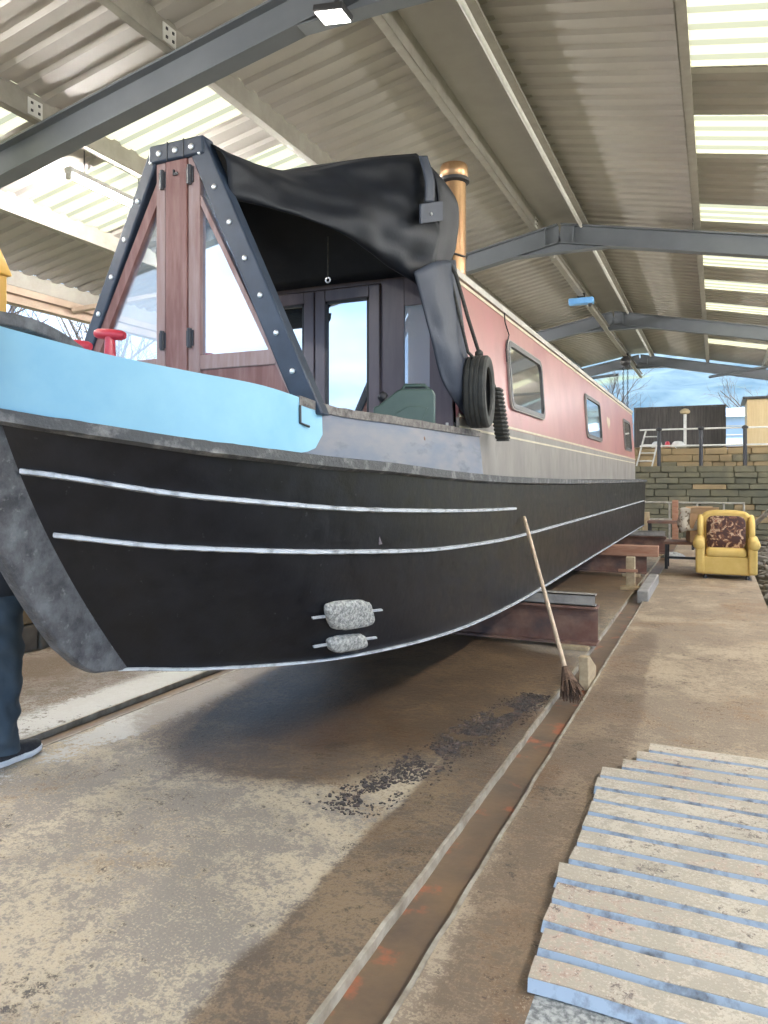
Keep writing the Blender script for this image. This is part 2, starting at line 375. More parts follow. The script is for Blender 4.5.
def cr(pts, n):
    """Catmull-Rom through tuples, n samples per span"""
    P = [V(p) for p in pts]; out = []
    for i in range(len(P) - 1):
        p0 = P[max(i - 1, 0)]; p1 = P[i]; p2 = P[i + 1]; p3 = P[min(i + 2, len(P) - 1)]
        d = (p2 - p1).length
        t1 = (p2 - p0) * (d / max((p2 - p0).length, 1e-6)); t2 = (p3 - p1) * (d / max((p3 - p1).length, 1e-6))
        for k in range(n):
            t = k / n; t_2 = t * t; t_3 = t_2 * t
            out.append(p1 * (2 * t_3 - 3 * t_2 + 1) + t1 * (t_3 - 2 * t_2 + t) + p2 * (-2 * t_3 + 3 * t_2) + t2 * (t_3 - t_2))
    out.append(P[-1].copy()); return out
def sinterp(tab, x):
    if x <= tab[0][0]: return tab[0][1]
    if x >= tab[-1][0]: return tab[-1][1]
    for i in range(len(tab) - 1):
        if x <= tab[i + 1][0]: break
    def sl(k):
        a, b = tab[max(k - 1, 0)], tab[min(k + 1, len(tab) - 1)]; return (b[1] - a[1]) / (b[0] - a[0])
    (x0, y0), (x1, y1) = tab[i], tab[i + 1]; h = x1 - x0; t = (x - x0) / h
    return y0 * (2 * t ** 3 - 3 * t * t + 1) + sl(i) * h * (t ** 3 - 2 * t * t + t) + y1 * (3 * t * t - 2 * t ** 3) + sl(i + 1) * h * (t ** 3 - t * t)
def interp(tab, x):
    if x <= tab[0][0]: return tab[0][1]
    for (a, b), (c, d) in zip(tab, tab[1:]):
        if x <= c: return lerp(b, d, (x - a) / (c - a))
    return tab[-1][1]

# ------------------------------------------------------------------ camera
EYE = 1.55; F = 750.0; YAW = math.atan(333 / F)
cam = bpy.data.cameras.new('camera'); co = bpy.data.objects.new('camera', cam); COL.objects.link(co)
co.location = (0, 0, EYE); co.rotation_euler = (PI / 2, 0, YAW)
cam.sensor_fit = 'HORIZONTAL'; cam.sensor_width = 36; cam.lens = 36 * F / 768
cam.shift_x = 0; cam.shift_y = -32 / 768
cam.clip_end = 1000; cam.clip_start = 0.05
scene.camera = co
SY, CY = math.sin(YAW), math.cos(YAW)
def at(u, v, X=None, Y=None, Z=None):
    """the point where the sight line of a photo pixel crosses a plane of the yard"""
    a = (u - 384) / F; b = (480 - v) / F
    d = V((-SY + a * CY, CY + a * SY, b))
    t = X / d.x if X is not None else (Y / d.y if Y is not None else (Z - EYE) / d.z)
    return V((0, 0, EYE)) + d * t

# ------------------------------------------------------------------ roof shell
RX = -2.25
FRAMES = [-1.5, 5.15, 11.85, 18.5, 25.2]
Y0, Y1 = -2.6, 26.0
def P(x): return 5.55 - 0.194 * abs(x - RX)          # top of rafters / underside of purlins
PL = [-2.6, -4.2, -5.75, -7.3, -8.95]; PR = [-1.9, -0.3, 1.25, 2.85, 4.45]
PITCH = 0.25
def sheet(mb, x0, x1, ya, yb, lift=0.205):
    k0 = round(ya / PITCH); k1 = round(yb / PITCH)
    prof = []
    for k in range(k0, k1):
        y = k * PITCH
        prof += [(y, 0.035), (y + 0.075, 0.035), (y + 0.105, 0), (y + 0.22, 0)]
    prof.append((k1 * PITCH, 0.035))
    rows = [[V((x, y, P(x) + lift + h)) for (y, h) in prof] for x in (x0, (x0 + x1) / 2, x1)]
    mb.grid(rows)
SKY = {(-4.2, -5.75): [(0.75, 1.75), (3.0, 4.0), (5.5, 6.5), (7.25, 8.25), (9.5, 10.5), (13.5, 14.5), (16, 17), (20, 21)],
       (-5.75, -7.3): [(2, 3), (4.25, 5.25), (6.25, 7.5), (8.5, 9.5), (12.5, 13.5), (15, 16), (20, 21)],
       (-0.3, 1.25): [(0.5, 1.5), (2.5, 3.5), (4.5, 5.25), (6.25, 7.5), (8.5, 9.5), (11.25, 12.0), (13.5, 14.5), (15.5, 16.25), (17.5, 18.25), (19.75, 20.75), (22, 22.75)],
       (1.25, 2.85): [(0.5, 1.5), (2.5, 3.5), (6.25, 7.5), (8.5, 9.5), (11.25, 12.0), (13.5, 14.5), (15.5, 16.25), (17.5, 18.25), (19.75, 20.75), (22, 22.75)]}
wn = 0
for side, xs in (('left', PL), ('right', PR)):
    mb = MB()
    for x0, x1 in zip(xs, xs[1:]):
        cuts = SKY.get((x0, x1), [])
        y = Y0
        for a, b in cuts:
            sheet(mb, x0, x1, y, a); y = b
            wn += 1
            w = MB(); sheet(w, x0, x1, a, b)
            struct(w.build('window_%d' % wn, M['sky']))
        sheet(mb, x0, x1, y, Y1)
    struct(mb.build('ceiling_' + side, M['sheet']))
mb = MB()
mb.bb((PL[0] - 0.1, Y0, P(RX) + 0.165), (PR[0] + 0.1, Y1, P(RX) + 0.175))
struct(mb.build('ceiling_ridge', M['ridge']))
# purlins: lipped channels running the length of the shed
def purlin(x, sgn, name):
    z0 = P(x) + 0.005; h = 0.226; w = 0.075; t = 0.012
    m_ = MB()
    m_.bb((x - t / 2, Y0, z0), (x + t / 2, Y1, z0 + h))
    m_.bb((x, Y0, z0), (x + sgn * w, Y1, z0 + t)); m_.bb((x, Y0, z0 + h - t), (x + sgn * w, Y1, z0 + h - 0.001))
    m_.bb((x + sgn * w, Y0, z0), (x + sgn * (w + t), Y1, z0 + 0.03))
    for fy in FRAMES:                                       # bolted cleats
        m_.bb((x - sgn * 0.006, fy - 0.22, z0 + 0.02), (x - sgn * 0.014, fy - 0.06, z0 + 0.17), m=1)
        for dy in (-0.18, -0.10):
            for dz in (0.06, 0.13): m_.box((x - sgn * 0.016, fy + dy, z0 + dz), (0.012, 0.022, 0.022), m=2)
    return struct(m_.build(name, [M['purlin'], M['white'], M['blackmetal']]))
for i, x in enumerate(PL): purlin(x, -1, 'ceiling_purlin')
for i, x in enumerate(PR): purlin(x, 1, 'ceiling_purlin')
# ridge gutter pipe beside the ridge purlin
struct(MB().tube([(PR[0] - 0.02, Y0, P(PR[0]) - 0.0), (PR[0] - 0.02, Y1 - 0.9, P(PR[0]) - 0.0)], 0.028, 10).build('ceiling_conduit', M['white'], smooth=60), 'pale conduit along the ridge of the shed roof', 'pipe')
# portal frames
def ibeam(mb, a, b, h, w=0.17, t=0.02, up=(0, 0, 1)):
    a, b = V(a), V(b); d = (b - a).normalized(); x = d.cross(V(up)).normalized(); z = x.cross(d)
    mb.bar(a, b, 0.014, h, up)
    for sg in (-1, 1): mb.bar(a + z * sg * (h / 2 - t / 2), b + z * sg * (h / 2 - t / 2), w, t, up)
for fy in FRAMES:
    m_ = MB(); h = 0.3
    for x1 in (-8.95, 4.45):
        ibeam(m_, (RX, fy, P(RX) - h / 2), (x1, fy, P(x1) - h / 2), h)
        sg = -1 if x1 < RX else 1
        # ridge haunch and stiffeners
        xa = RX + sg * 0.75
        m_.prism([(RX, P(RX) - h), (xa, P(xa) - h), (RX, P(RX) - h - 0.14)], 'y', fy - 0.007, fy + 0.007)
        m_.bar((xa, fy, P(xa) - h), (RX, fy, P(RX) - h - 0.14), 0.15, 0.014, (0, 0, 1))
        xs_ = RX + sg * 0.22
        m_.bb((xs_ - 0.008, fy - 0.085, P(xs_) - h), (xs_ + 0.008, fy + 0.085, P(xs_)))
        # eaves haunch
        xe = x1 - sg * 1.2
        m_.prism([(x1, P(x1) - h), (xe, P(xe) - h), (x1, P(x1) - h - 0.5)], 'y', fy - 0.007, fy + 0.007)
    struct(m_.build('ceiling_rafter', M['rafter']))
    for x1 in (-8.95, 4.45):
        m_ = MB(); ibeam(m_, (x1, fy, 0), (x1, fy, P(x1) - 0.02), 0.3, up=(1, 0, 0))
        struct(m_.build('column', M['rafter']))
# left eaves: gutter beams and a diagonal stay
m_ = MB()
xe = -8.98
m_.bb((xe - 0.1, Y0, P(xe) - 0.1), (xe + 0.06, Y1, P(xe) + 0.0))
m_.bb((xe - 0.16, Y0, P(xe) - 0.22), (xe + 0.0, Y1, P(xe) - 0.13))
m_.bb((xe - 0.04, Y0, P(xe) - 0.22), (xe - 0.02, Y1, P(xe)))
struct(m_.build('ceiling_eaves_beam', M['brownsteel']))
struct(MB().bar((-7.35, 9.5, P(-7.35) - 0.02), (-8.9, 8.45, P(-8.9) - 0.15), 0.12, 0.06).build('ceiling_stay', M['brownsteel']))
m_ = MB()
for a, b in (((-0.2, 25.0, P(-0.2) - 0.45), (2.6, 20.5, P(2.6) - 0.1)), ((-2.9, 25.0, P(-2.9) - 0.5), (-5.4, 24.0, P(-5.4) - 0.35))):
    struct(MB().tube([a, b], 0.045, 8).build('ceiling_brace', M['rafter'], smooth=60))

# fluorescent tube lights under the purlins, two rows
def tube_light(x, y):
    z = P(-6.0) - 0.19
    t = empty('fluorescent_light', (x, y, z))
    MB().bb((x - 0.045, y - 0.62, z + 0.03), (x + 0.045, y + 0.62, z + 0.085)).build('housing', M['white'], t, bevel=0.008)
    for dy in (-0.6, 0.6): MB().bb((x - 0.03, y + dy - 0.015, z - 0.03), (x + 0.03, y + dy + 0.015, z + 0.03)).build('end_cap', M['white'], t)
    MB().tube([(x, y - 0.585, z), (x, y + 0.585, z)], 0.02, 10).build('tube', M['tube'], t, smooth=60)
    for dy in (-0.4, 0.4): MB().tube([(x, y + dy, z + 0.08), (x, y + dy, P(x) + 0.24)], 0.006, 6).build('hanger', M['blackmetal'], t)
    return t
t = tube_light(-6.0, 6.25)
tag(t, 'lit fluorescent tube hung under the left roof slope beside a yellow rooflight', 'light', 'fluorescent tube lights')
for x in (-6.0, 3.0):
    for k, y in enumerate((-0.4, 2.95, 6.25, 9.6, 12.9, 16.2, 19.5, 22.8)):
        if (x, y) == (-6.0, 6.25): continue
        dup(t, (x, y, P(x) - 0.19), None, 'lit fluorescent tube of the %s row, %s along the shed' % (('far' if x < 0 else 'near'), ('first', 'second', 'third', 'fourth', 'fifth', 'sixth', 'seventh', 'eighth')[k]))
# floodlight below the near rafter
c = at(333, 17, Y=5.0)
fl = empty('floodlight', c, 'square white floodlight fixed under the near roof beam', 'light')
MB().box(c + V((0, 0, 0.03)), (0.25, 0.19, 0.05), Matrix.Rotation(0.15, 3, 'Y')).build('housing', M['blackmetal'], fl, bevel=0.008)
MB().box(c + V((0, 0, 0.0)), (0.22, 0.16, 0.012), Matrix.Rotation(0.15, 3, 'Y')).build('lens', M['flood'], fl)
MB().bar(c + V((0, 0.0, 0.05)), c + V((0, 0.1, 0.2)), 0.04, 0.02).build('bracket', M['blackmetal'], fl)

# hoist rail with its chain hoist
m_ = MB(); ibeam(m_, (-2.38, 12.0, 5.14), (-2.38, 27.2, 5.14), 0.14, w=0.1, t=0.015)
hr = tag(m_.build('hoist_rail', M['purlin']), 'long steel hoist rail running under the roof beams above the boat', 'rail')
c = V((-2.38, 14.7, 5.0))
bt = empty('trolley', c, 'blue trolley box clamped on the hoist rail', 'trolley')
MB().box(c + V((0, 0, -0.02)), (0.46, 0.16, 0.12)).build('box', M['bluebox'], bt, bevel=0.015)
MB().box(c + V((0, 0, 0.07)), (0.14, 0.05, 0.12)).build('hanger', M['blackmetal'], bt)
MB().lathe([(0.03, -0.08), (0.045, -0.05), (0.045, 0.02), (0.03, 0.05)], c + V((0.16, 0, -0.05)), 'z', 10).build('hand_wheel', M['blackmetal'], bt, smooth=50)
yh = 22.3; c = V((-2.38, yh, 5.0))
ch = empty('chain_hoist', c, 'dark chain hoist hanging from the far end of the hoist rail', 'hoist')
MB().lathe([(0.02, -0.22), (0.12, -0.17), (0.15, -0.08), (0.12, 0.02), (0.03, 0.07)], c, 'z', 14).build('body', M['blackmetal'], ch, smooth=60)
MB().box(c + V((0, 0, 0.1)), (0.16, 0.06, 0.1)).build('trolley_clamp', M['blackmetal'], ch)
m_ = MB()
for dx in (-0.06, 0.06):
    z = -0.2
    for k in range(38):
        cz = c.z + z; a = 0 if k % 2 else PI / 2
        pts = [c + V((dx + math.cos(q) * 0.02 * math.cos(a), math.cos(q) * 0.02 * math.sin(a), z + math.sin(q) * 0.045)) for q in [2 * PI * j / 8 for j in range(8)]]
        m_.tube(pts, 0.009, 4, closed=True); z -= 0.07
m_.build('chain', M['blackmetal'], ch)
hk = [c + V((0, 0, -2.72)), c + V((0, 0, -2.86))] + [c + V((0.09 * math.sin(q), 0, -2.95 + 0.09 * math.cos(q))) for q in [0.2 + 0.4 * j for j in range(11)]]
MB().tube(hk, 0.025, 8).build('hook', M['blackmetal'], ch, smooth=60)
MB().box(c + V((0, 0, -2.77)), (0.2, 0.08, 0.16)).build('hook_block', M['blackmetal'], ch, bevel=0.02)

# ------------------------------------------------------------------ ground
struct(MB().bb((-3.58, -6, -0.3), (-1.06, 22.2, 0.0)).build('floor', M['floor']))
struct(MB().bb((-5.7, -6, -0.3), (-3.78, 22.2, 0.0)).build('floor_far_side', M['pale_floor']))
struct(MB().bb((-0.86, -6, -0.3), (0.56, 22.2, 0.0)).build('floor_walkway', M['walk']))
for nm, a, b in (('near', -1.06, -0.86), ('far', -3.78, -3.58)):
    struct(MB().bb((a - 0.01, -6, -0.3), (b + 0.01, 22.2, -0.035)).build('floor_channel_' + nm, M['channel']))
    for x in (a, b):
        m_ = MB(); yy = -6.0
        pts = []
        while yy < 22.2:
            pts.append((x + R.uniform(-0.003, 0.003), yy, 0.001)); yy += 0.12
        rows = [[V((p[0] - 0.008, p[1], 0.003 + R.uniform(0, .003))) for p in pts], [V((p[0] + 0.008, p[1], 0.003 + R.uniform(0, .003))) for p in pts]]
        m_.grid(rows); m_.grid([[q - V((0, 0, 0.05)) for q in rows[0]], rows[0]]); m_.grid([rows[1], [q - V((0, 0, 0.05)) for q in rows[1]]])
        struct(m_.build('trim_%d' % (1 + (0 if nm == 'near' else 2) + (x == b)), M['edge']))
m_ = MB(); m_.bb((-60, -60, -0.6), (80, 300, -0.35))
struct(m_.build('ground', M['earth']))

# stone walls
def stone_wall(name, p0, p1, z0, z1, depth, course, mats, seed, pick=None):
    rr = random.Random(seed); m_ = MB(); p0, p1 = V(p0), V(p1); d = (p1 - p0); L = d.length; d.normalize(); nrm = V((d.y, -d.x, 0))
    z = z0; ci = 0
    while z < z1 - 0.02:
        h = min(course * rr.uniform(0.75, 1.3), z1 - z)
        s = -rr.uniform(0, 0.3)
        while s < L:
            w = rr.uniform(0.3, 0.95)
            a, b = max(s, 0), min(s + w, L)
            if b - a > 0.03:
                off = rr.uniform(-0.035, 0.03)
                c = p0 + d * ((a + b) / 2) + V((0, 0, z + h / 2)) - nrm * (depth / 2 + off)
                rot = Matrix((d, nrm, V((0, 0, 1)))).transposed() @ Matrix.Rotation(rr.uniform(-.02, .02), 3, 'X')
                m_.box(c, (b - a - 0.012, depth, h - 0.012), rot, 0 if pick is None else pick(z, rr))
            s += w
        z += h
    return m_.build(name, mats, bevel=0.012, seg=1)
BW = 21.6
struct(stone_wall('wall_back', (-9.5, BW, 0), (6, BW, 0), -0.3, 1.95, 0.5, 0.16, [M['stone'], M['stonelit']], 3, lambda z, r_: 1 if r_.random() < 0.12 else 0))
struct(MB().bb((-9.5, BW + 0.48, -0.3), (6, BW + 1.6, 1.9)).build('floor_terrace', M['earth']))
struct(stone_wall('wall_terrace', (-9.5, BW + 1.5, 0), (8, BW + 1.5, 0), 1.85, 2.5, 0.5, 0.2, [M['stonelit'], M['stone']], 5, lambda z, r_: 1 if r_.random() < 0.15 else 0))
struct(MB().bb((-40, BW + 1.95, -0.3), (40, 70, 2.42)).build('ground_upper', M['earth']))
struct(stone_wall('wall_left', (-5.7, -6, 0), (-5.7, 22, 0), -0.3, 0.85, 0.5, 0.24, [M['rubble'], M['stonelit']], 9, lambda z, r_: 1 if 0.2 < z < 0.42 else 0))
struct(MB().bb((-45, -30, -0.34), (-6.1, 22.1, 0.8)).build('ground_left', M['earth']))
# right-hand rubble strip below the walkway
m_ = MB(); rr = random.Random(21)
for k in range(520):
    x = 0.60 + abs(rr.gauss(0, 1)) * 0.7; y = rr.uniform(4, 21.3); sz = rr.uniform(0.08, 0.3)
    rot = Matrix.Rotation(rr.uniform(0, 6.28), 3, 'Z') @ Matrix.Rotation(rr.uniform(-.5, .5), 3, 'X')
    m_.box((x + sz * 0.6, y, -0.22 + min(0.75, max(0, (x - 0.7) * 0.35)) + rr.uniform(0, 0.1)), (sz, sz * rr.uniform(.8, 1.8), sz * rr.uniform(.4, .7)), rot)
tag(m_.build('rubble', M['rubble'], bevel=0.02, seg=1), 'dark loose stone rubble lying beyond the walkway edge', 'rubble', kind='stuff')
struct(MB().prism([(0.56, -0.3), (3.2, 0.35), (6, 0.6), (6, -0.5), (0.56, -0.5)], 'y', -6, 21.4).build('ground_right', M['earth']))

# ------------------------------------------------------------------ the boat
XC = -2.6
boat = empty('narrowboat', (XC, 9.0, 0.5), 'long canal boat with black hull, pale blue bow and faded red cabin', 'boat')
Bst = [(.015, 2.74, .645), (.12, 2.83, .635), (.27, 2.96, .62), (.48, 3.2, .605), (.70, 3.55, .58), (.87, 4.1, .55), (.97, 4.75, .525), (1.03, 5.6, .51), (1.05, 6.8, .50), (1.05, 9, .5), (1.05, 13, .5), (1.05, 17, .5), (1.05, 18.4, .5)]
Gst = [(.02, 2.03, 1.84), (.17, 2.12, 1.81), (.40, 2.33, 1.765), (.60, 2.53, 1.725), (.77, 2.8, 1.695), (.89, 3.2, 1.665), (.98, 3.75, 1.645), (1.03, 4.6, 1.61), (1.045, 6, 1.58), (1.045, 9, 1.56), (1.045, 13, 1.555), (1.045, 17, 1.555), (1.045, 18.9, 1.56)]
NS = 8
Bc = cr(Bst, NS); Gc = cr(Gst, NS)
def hullp(i, t, out=0.0):
    b, g = Bc[i], Gc[i]
    p = b.lerp(g, t)
    s = i / NS
    p = V((p.x + 0.05 * math.sin(PI * t) * math.exp(-((s - 3.5) / 1.6) ** 2), p.y - 0.085 * 4 * t * (1 - t) * math.exp(-s * 0.8), p.z))
    if out:
        j = min(i + 1, len(Bc) - 1); k = max(i - 1, 0)
        tg = Bc[j].lerp(Gc[j], t) - Bc[k].lerp(Gc[k], t); n = V((tg.y, -tg.x, 0)).normalized()
        p = p + n * out
    return p
def mir(p, sg): return V((XC + sg * p.x, p.y, p.z))
TN = 14
m_ = MB()
for sg in (1, -1):
    rows = [[mir(hullp(i, t / TN), sg) for t in range(TN + 1)] for i in range(len(Bc))]
    m_.grid(rows, flip=sg < 0)
# bottom and transom
m_.grid([[mir(Bc[i], -1) for i in range(len(Bc))], [mir(Bc[i], 1) for i in range(len(Bc))]])
last = len(Bc) - 1
m_.grid([[mir(hullp(last, t / TN), -1) for t in range(TN + 1)], [mir(hullp(last, t / TN), 1) for t in range(TN + 1)]])
hull = m_.build('hull', M['tar'], boat, smooth=50)
# stem bar
inner = [hullp(0, t / 12) for t in range(13)]
m_ = MB(); rings = []
for k, p in enumerate(inner):
    fwd = V((0, -0.20 + 0.03 * (k < 2), -0.02)) 
    if k == 0: fwd = V((0, -0.17, 0.03))
    rings.append([V((XC - 0.05, p.y + 0.05, p.z)), V((XC + 0.05, p.y + 0.05, p.z)), V((XC + 0.035, p.y + fwd.y, p.z + fwd.z)), V((XC - 0.035, p.y + fwd.y, p.z + fwd.z))])
p = Gc[0]
rings.append([V((XC + a, p.y + b, 2.12)) for a, b in ((-.04, .03), (.04, .03), (.03, -.16), (-.03, -.16))])
m_.rings(rings)
m_.build('stem_bar', M['stem'], boat, bevel=0.012)
# rub rails following the plating
def rail(zt, ia, ib, r_, out, sg, name, mtl, half0=0.015):
    m_ = MB(); rings = []
    for i in range(ia, ib + 1):
        # find t with the wanted height
        y = Gc[i].y
        lo_, hi_ = 0.0, 1.0
        for _ in range(30):
            md = (lo_ + hi_) / 2; q = hullp(i, md)
            if q.z < sinterp(zt, q.y): lo_ = md
            else: hi_ = md
        a = mir(hullp(i, lo_, -0.01), sg); b = mir(hullp(i, lo_, out), sg)
        half = half0 * (1 + 0.25 * mnoise.noise(V((i * 0.8, sg, 5))))
        rings.append([a + V((0, 0, half)), b + V((0, 0, half * 0.5)), b - V((0, 0, half * 0.5)), a - V((0, 0, half))])
    m_.rings(rings)
    return m_.build(name, mtl, boat)
Z1 = [(2.0, 1.60), (2.15, 1.586), (2.65, 1.476), (3.6, 1.392), (6.1, 1.312), (9, 1.3)]
Z2 = [(2.0, 1.36), (2.25, 1.33), (2.65, 1.254), (3.6, 1.17), (4.5, 1.114), (6.4, 1.07), (18, 1.07)]
for sg in (1, -1):
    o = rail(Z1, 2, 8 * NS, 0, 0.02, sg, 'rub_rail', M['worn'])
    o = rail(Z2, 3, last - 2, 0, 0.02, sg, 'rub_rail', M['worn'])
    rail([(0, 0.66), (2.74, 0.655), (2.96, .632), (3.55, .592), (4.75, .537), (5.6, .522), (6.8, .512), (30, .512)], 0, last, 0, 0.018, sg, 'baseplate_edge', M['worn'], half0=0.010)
    # gunwale strake
    m_ = MB(); rings = []
    for i in range(0, last + 1):
        a = mir(hullp(i, 0.985, 0.0), sg); j = V((0, 0, 0.004 * mnoise.noise(V((i * 1.7, sg, 0)))))
        q = mir(hullp(i, 0.985, 0.03), sg); n_ = mir(hullp(i, 0.985, -0.12), sg) if i > 5 else mir(V((0, Gc[i].y + .15, Gc[i].z)), sg)
        rings.append([V((a.x, a.y, a.z - 0.05)), V((q.x, q.y, q.z - 0.035)) + j, V((q.x, q.y, q.z + 0.012)) + j, V((n_.x, n_.y, n_.z + 0.02)), V((n_.x, n_.y, n_.z - 0.02))])
    m_.rings(rings)
    m_.build('gunwale', M['strake'], boat, smooth=40)
# bow bulwark (pale blue)
Tst = [(.02, 1.97, 2.165), (.17, 2.05, 2.115), (.40, 2.27, 2.045), (.60, 2.50, 2.0), (.77, 2.80, 1.965), (.87, 3.22, 1.905), (.955, 3.75, 1.895), (1.0, 4.6, 1.895), (1.005, 6.0, 1.905)]
Tc = cr(Tst, NS)
def bulp(i, t, out=0.0):
    g = hullp(i, 1.0); p = (g + V((0, 0, -0.012))).lerp(Tc[min(i, len(Tc) - 1)], t)
    j = min(i + 1, len(Tc) - 1); k = max(i - 1, 0); tg = Tc[j] - Tc[k]; n = V((tg.y, -tg.x, 0)).normalized()
    return p + n * out
for sg in (1, -1):
    m_ = MB(); e0 = 5 * NS - 4
    outer, inner_ = [], []
    for i in range(0, e0 + 4):
        q = max(0, (i - e0 + 1) / 4.0); bot = 0.02 + (1 - math.sqrt(max(0, 1 - min(q, 1) ** 2))) * 0.42
        outer.append([mir(bulp(i, lerp(bot, 1, t / 8), 0.008), sg) for t in range(9)])
        inner_.append([mir(bulp(i, lerp(bot, 1, t / 8), -0.03), sg) for t in range(9)])
    m_.grid(outer); m_.grid(inner_, flip=True)
    m_.grid([[o[8] for o in outer], [o[8] for o in inner_]]); m_.grid([[o[0] for o in outer], [o[0] for o in inner_]])
    m_.grid([outer[-1], inner_[-1]])
    m_.build('bow_bulwark', M['blue'], boat, smooth=40)
    m_ = MB(); outer, inner_ = [], []
    for i in range(4 * NS + 4, 7 * NS + 5):
        ii = min(i, len(Tc) - 1)
        outer.append([mir(bulp(ii, t / 6, 0.0), sg) for t in range(7)]); inner_.append([mir(bulp(ii, t / 6, -0.035), sg) for t in range(7)])
    m_.grid(outer); m_.grid(inner_, flip=True); m_.grid([[o[0] for o in outer], [o[0] for o in inner_]])
    coam = m_.build('well_deck_side', M['coam'], boat, smooth=40)
    m_ = MB(); ed = []
    for k, o in enumerate(outer):
        a = o[6]; b = inner_[k][6]; d_ = (a - b).normalized() * 0.012
        jj = V((0, 0, 0.006 * mnoise.noise(V((k * 0.9, 3, sg)))))
        ed.append([a + d_ - V((0, 0, 0.035)), a + d_ + V((0, 0, 0.008)) + jj, b - d_ + V((0, 0, 0.008)) + jj, b - d_ - V((0, 0, 0.035))])
    m_.rings(ed); m_.build('coaming_edge', M['coamtop'], coam, smooth=40)
    b = MB()
    if sg > 0:
        for (u, v) in ((308, 401), (304, 417),):
            p_ = at(u, v, Y=3.08)
        MB().tube([mir(bulp(5 * NS - 4, 0.86, 0.014), sg), mir(bulp(5 * NS - 4, 0.55, 0.014), sg), mir(bulp(5 * NS - 3, 0.52, 0.02), sg)], 0.006, 6).build('cleat_hook', M['blackmetal'], coam)
        MB().lathe([(0.016, 0), (0.016, 0.01), (0.006, 0.014)], at(423, 439, X=XC + 0.985), 'x', 10).build('drain_plug', M['rust'], coam)
# foredeck
m_ = MB(); rows = []
for i in range(0, 5 * NS - 1):
    h = max(0.0, hullp(i, 1.0).x - 0.02); z = Tc[i].z - 0.1; y = (Gc[i].y + Tc[i].y) / 2 + 0.04
    rows.append([V((XC + a * h, y, z)) for a in (-1, -0.5, 0, 0.5, 1)])
m_.grid(rows); m_.build('foredeck', M['blue'], boat, smooth=40)
# well deck floor and side bench
MB().prism([(XC - 0.55, 3.2), (XC + 0.55, 3.2), (XC + 0.8, 3.9), (XC + 0.92, 4.95), (XC - 0.92, 4.95), (XC - 0.8, 3.9)], 'z', 1.17, 1.2).build('well_deck_floor', M['dark'], boat)
for sg in (1, -1):
    MB().bb((XC + sg * 0.62, 3.7, 1.2), (XC + sg * 0.93, 4.88, 1.875)).build('side_locker', M['door'], boat)
# bow hoop over the stem
m_ = MB(); rings = []
for k in range(13):
    q = lerp(-0.15, 1.0, k / 12)
    y = lerp(1.72, 2.50, k / 12); z = 2.20 - 0.11 * ((k / 12 - 0.52) / 0.48) ** 2 if k / 12 > 0.52 else 2.20 - 0.05 * ((0.52 - k / 12) / 0.52) ** 2
    rings.append([V((XC + a * 0.10, y, z + b)) for a, b in ((-1, -0.055), (1, -0.055), (1, 0.0), (-1, 0.0))])
m_.rings(rings); hoop = m_.build('bow_hoop', M['stem'], boat, bevel=0.008)
for y in (1.86, 2.36): MB().bb((XC - 0.07, y - 0.03, 1.98), (XC + 0.07, y + 0.03, 2.14)).build('hoop_bracket', M['stem'], hoop)
# red mooring studs
def t_stud(c, name='mooring_stud', h=0.21, w=0.15):
    m_ = MB(); m_.lathe([(0.042, 0), (0.036, h * 0.3), (0.026, h * 0.7), (0.024, h)], c, 'z', 14)
    a = c + V((-w / 2, -0.02, h + 0.012)); b = c + V((w / 2, 0.02, h - 0.004))
    m_.tube([a, a.lerp(b, 0.1), a.lerp(b, .5), a.lerp(b, 0.9), b], [0.016, 0.024, 0.028, 0.024, 0.016], 12)
    return m_.build(name, M['rednib'], boat, smooth=60)
q = at(110, 350, Y=2.78); t_stud(V((q.x, q.y, 2.02)), h=0.23)
q = at(76, 352, Y=2.68); t_stud(V((q.x, q.y, 1.98)), h=0.21)
# cabin
CF, CE = 4.9, 17.0
def cab(z):  # half width of the cabin side at height z (leaning in)
    return interp([(1.5, 0.99), (2.0, 0.985), (3.03, 0.912)], z)
for sg in (1, -1):
    ms = [1, 1]
    def side(za, zb, nm, mtl, off=0.0, ya=CF, yb=CE, th=0.02):
        m_ = MB(); pts = []
        for z in (za, (za + zb) / 2, zb):
            pts.append((z, cab(z)))
        rows = [[V((XC + sg * (w + off), y, z)) for z, w in pts] for y in (ya, yb)]
        rin = [[V((XC + sg * (w + off - th), y, z)) for z, w in pts] for y in (ya, yb)]
        m_.grid(rows); m_.grid(rin, flip=True); m_.grid([[r[2] for r in rows], [r[2] for r in rin]]); m_.grid([[r[0] for r in rows], [r[0] for r in rin]])
        m_.grid([rows[0], rin[0]]); m_.grid([rows[1], rin[1]])
        return m_.build(nm, mtl, boat)
    side(1.56, 1.98, 'cabin_lower_side', M['greyside'])
    side(1.98, 3.03, 'cabin_side', M['red'])
    side(1.985, 2.005, 'coach_line', M['cream'], off=0.006)
    side(2.95, 2.975, 'coach_line', M['cream'], off=0.006)
    side(1.905, 1.922, 'coach_line', M['cream'], off=0.004, th=0.01)
    side(2.985, 3.035, 'roof_gutter', M['roofpaint'], off=0.022, th=0.03)
rows = []
for k in range(13):
    a = lerp(-1, 1, k / 12); w = cab(3.03) + 0.01
    rows.append([V((XC + a * w, y, 3.03 + 0.11 * (1 - a * a))) for y in (CF + 0.03, CE)])
m_ = MB(); m_.grid(rows); m_.grid([[p - V((0, 0, 0.03)) for p in r] for r in rows], flip=True)
m_.grid([[r[0] for r in rows], [r[0] - V((0, 0, 0.03)) for r in rows]]); m_.grid([[r[1] for r in rows], [r[1] - V((0, 0, 0.03)) for r in rows]])
m_.build('cabin_roof', M['roofpaint'], boat, smooth=40)
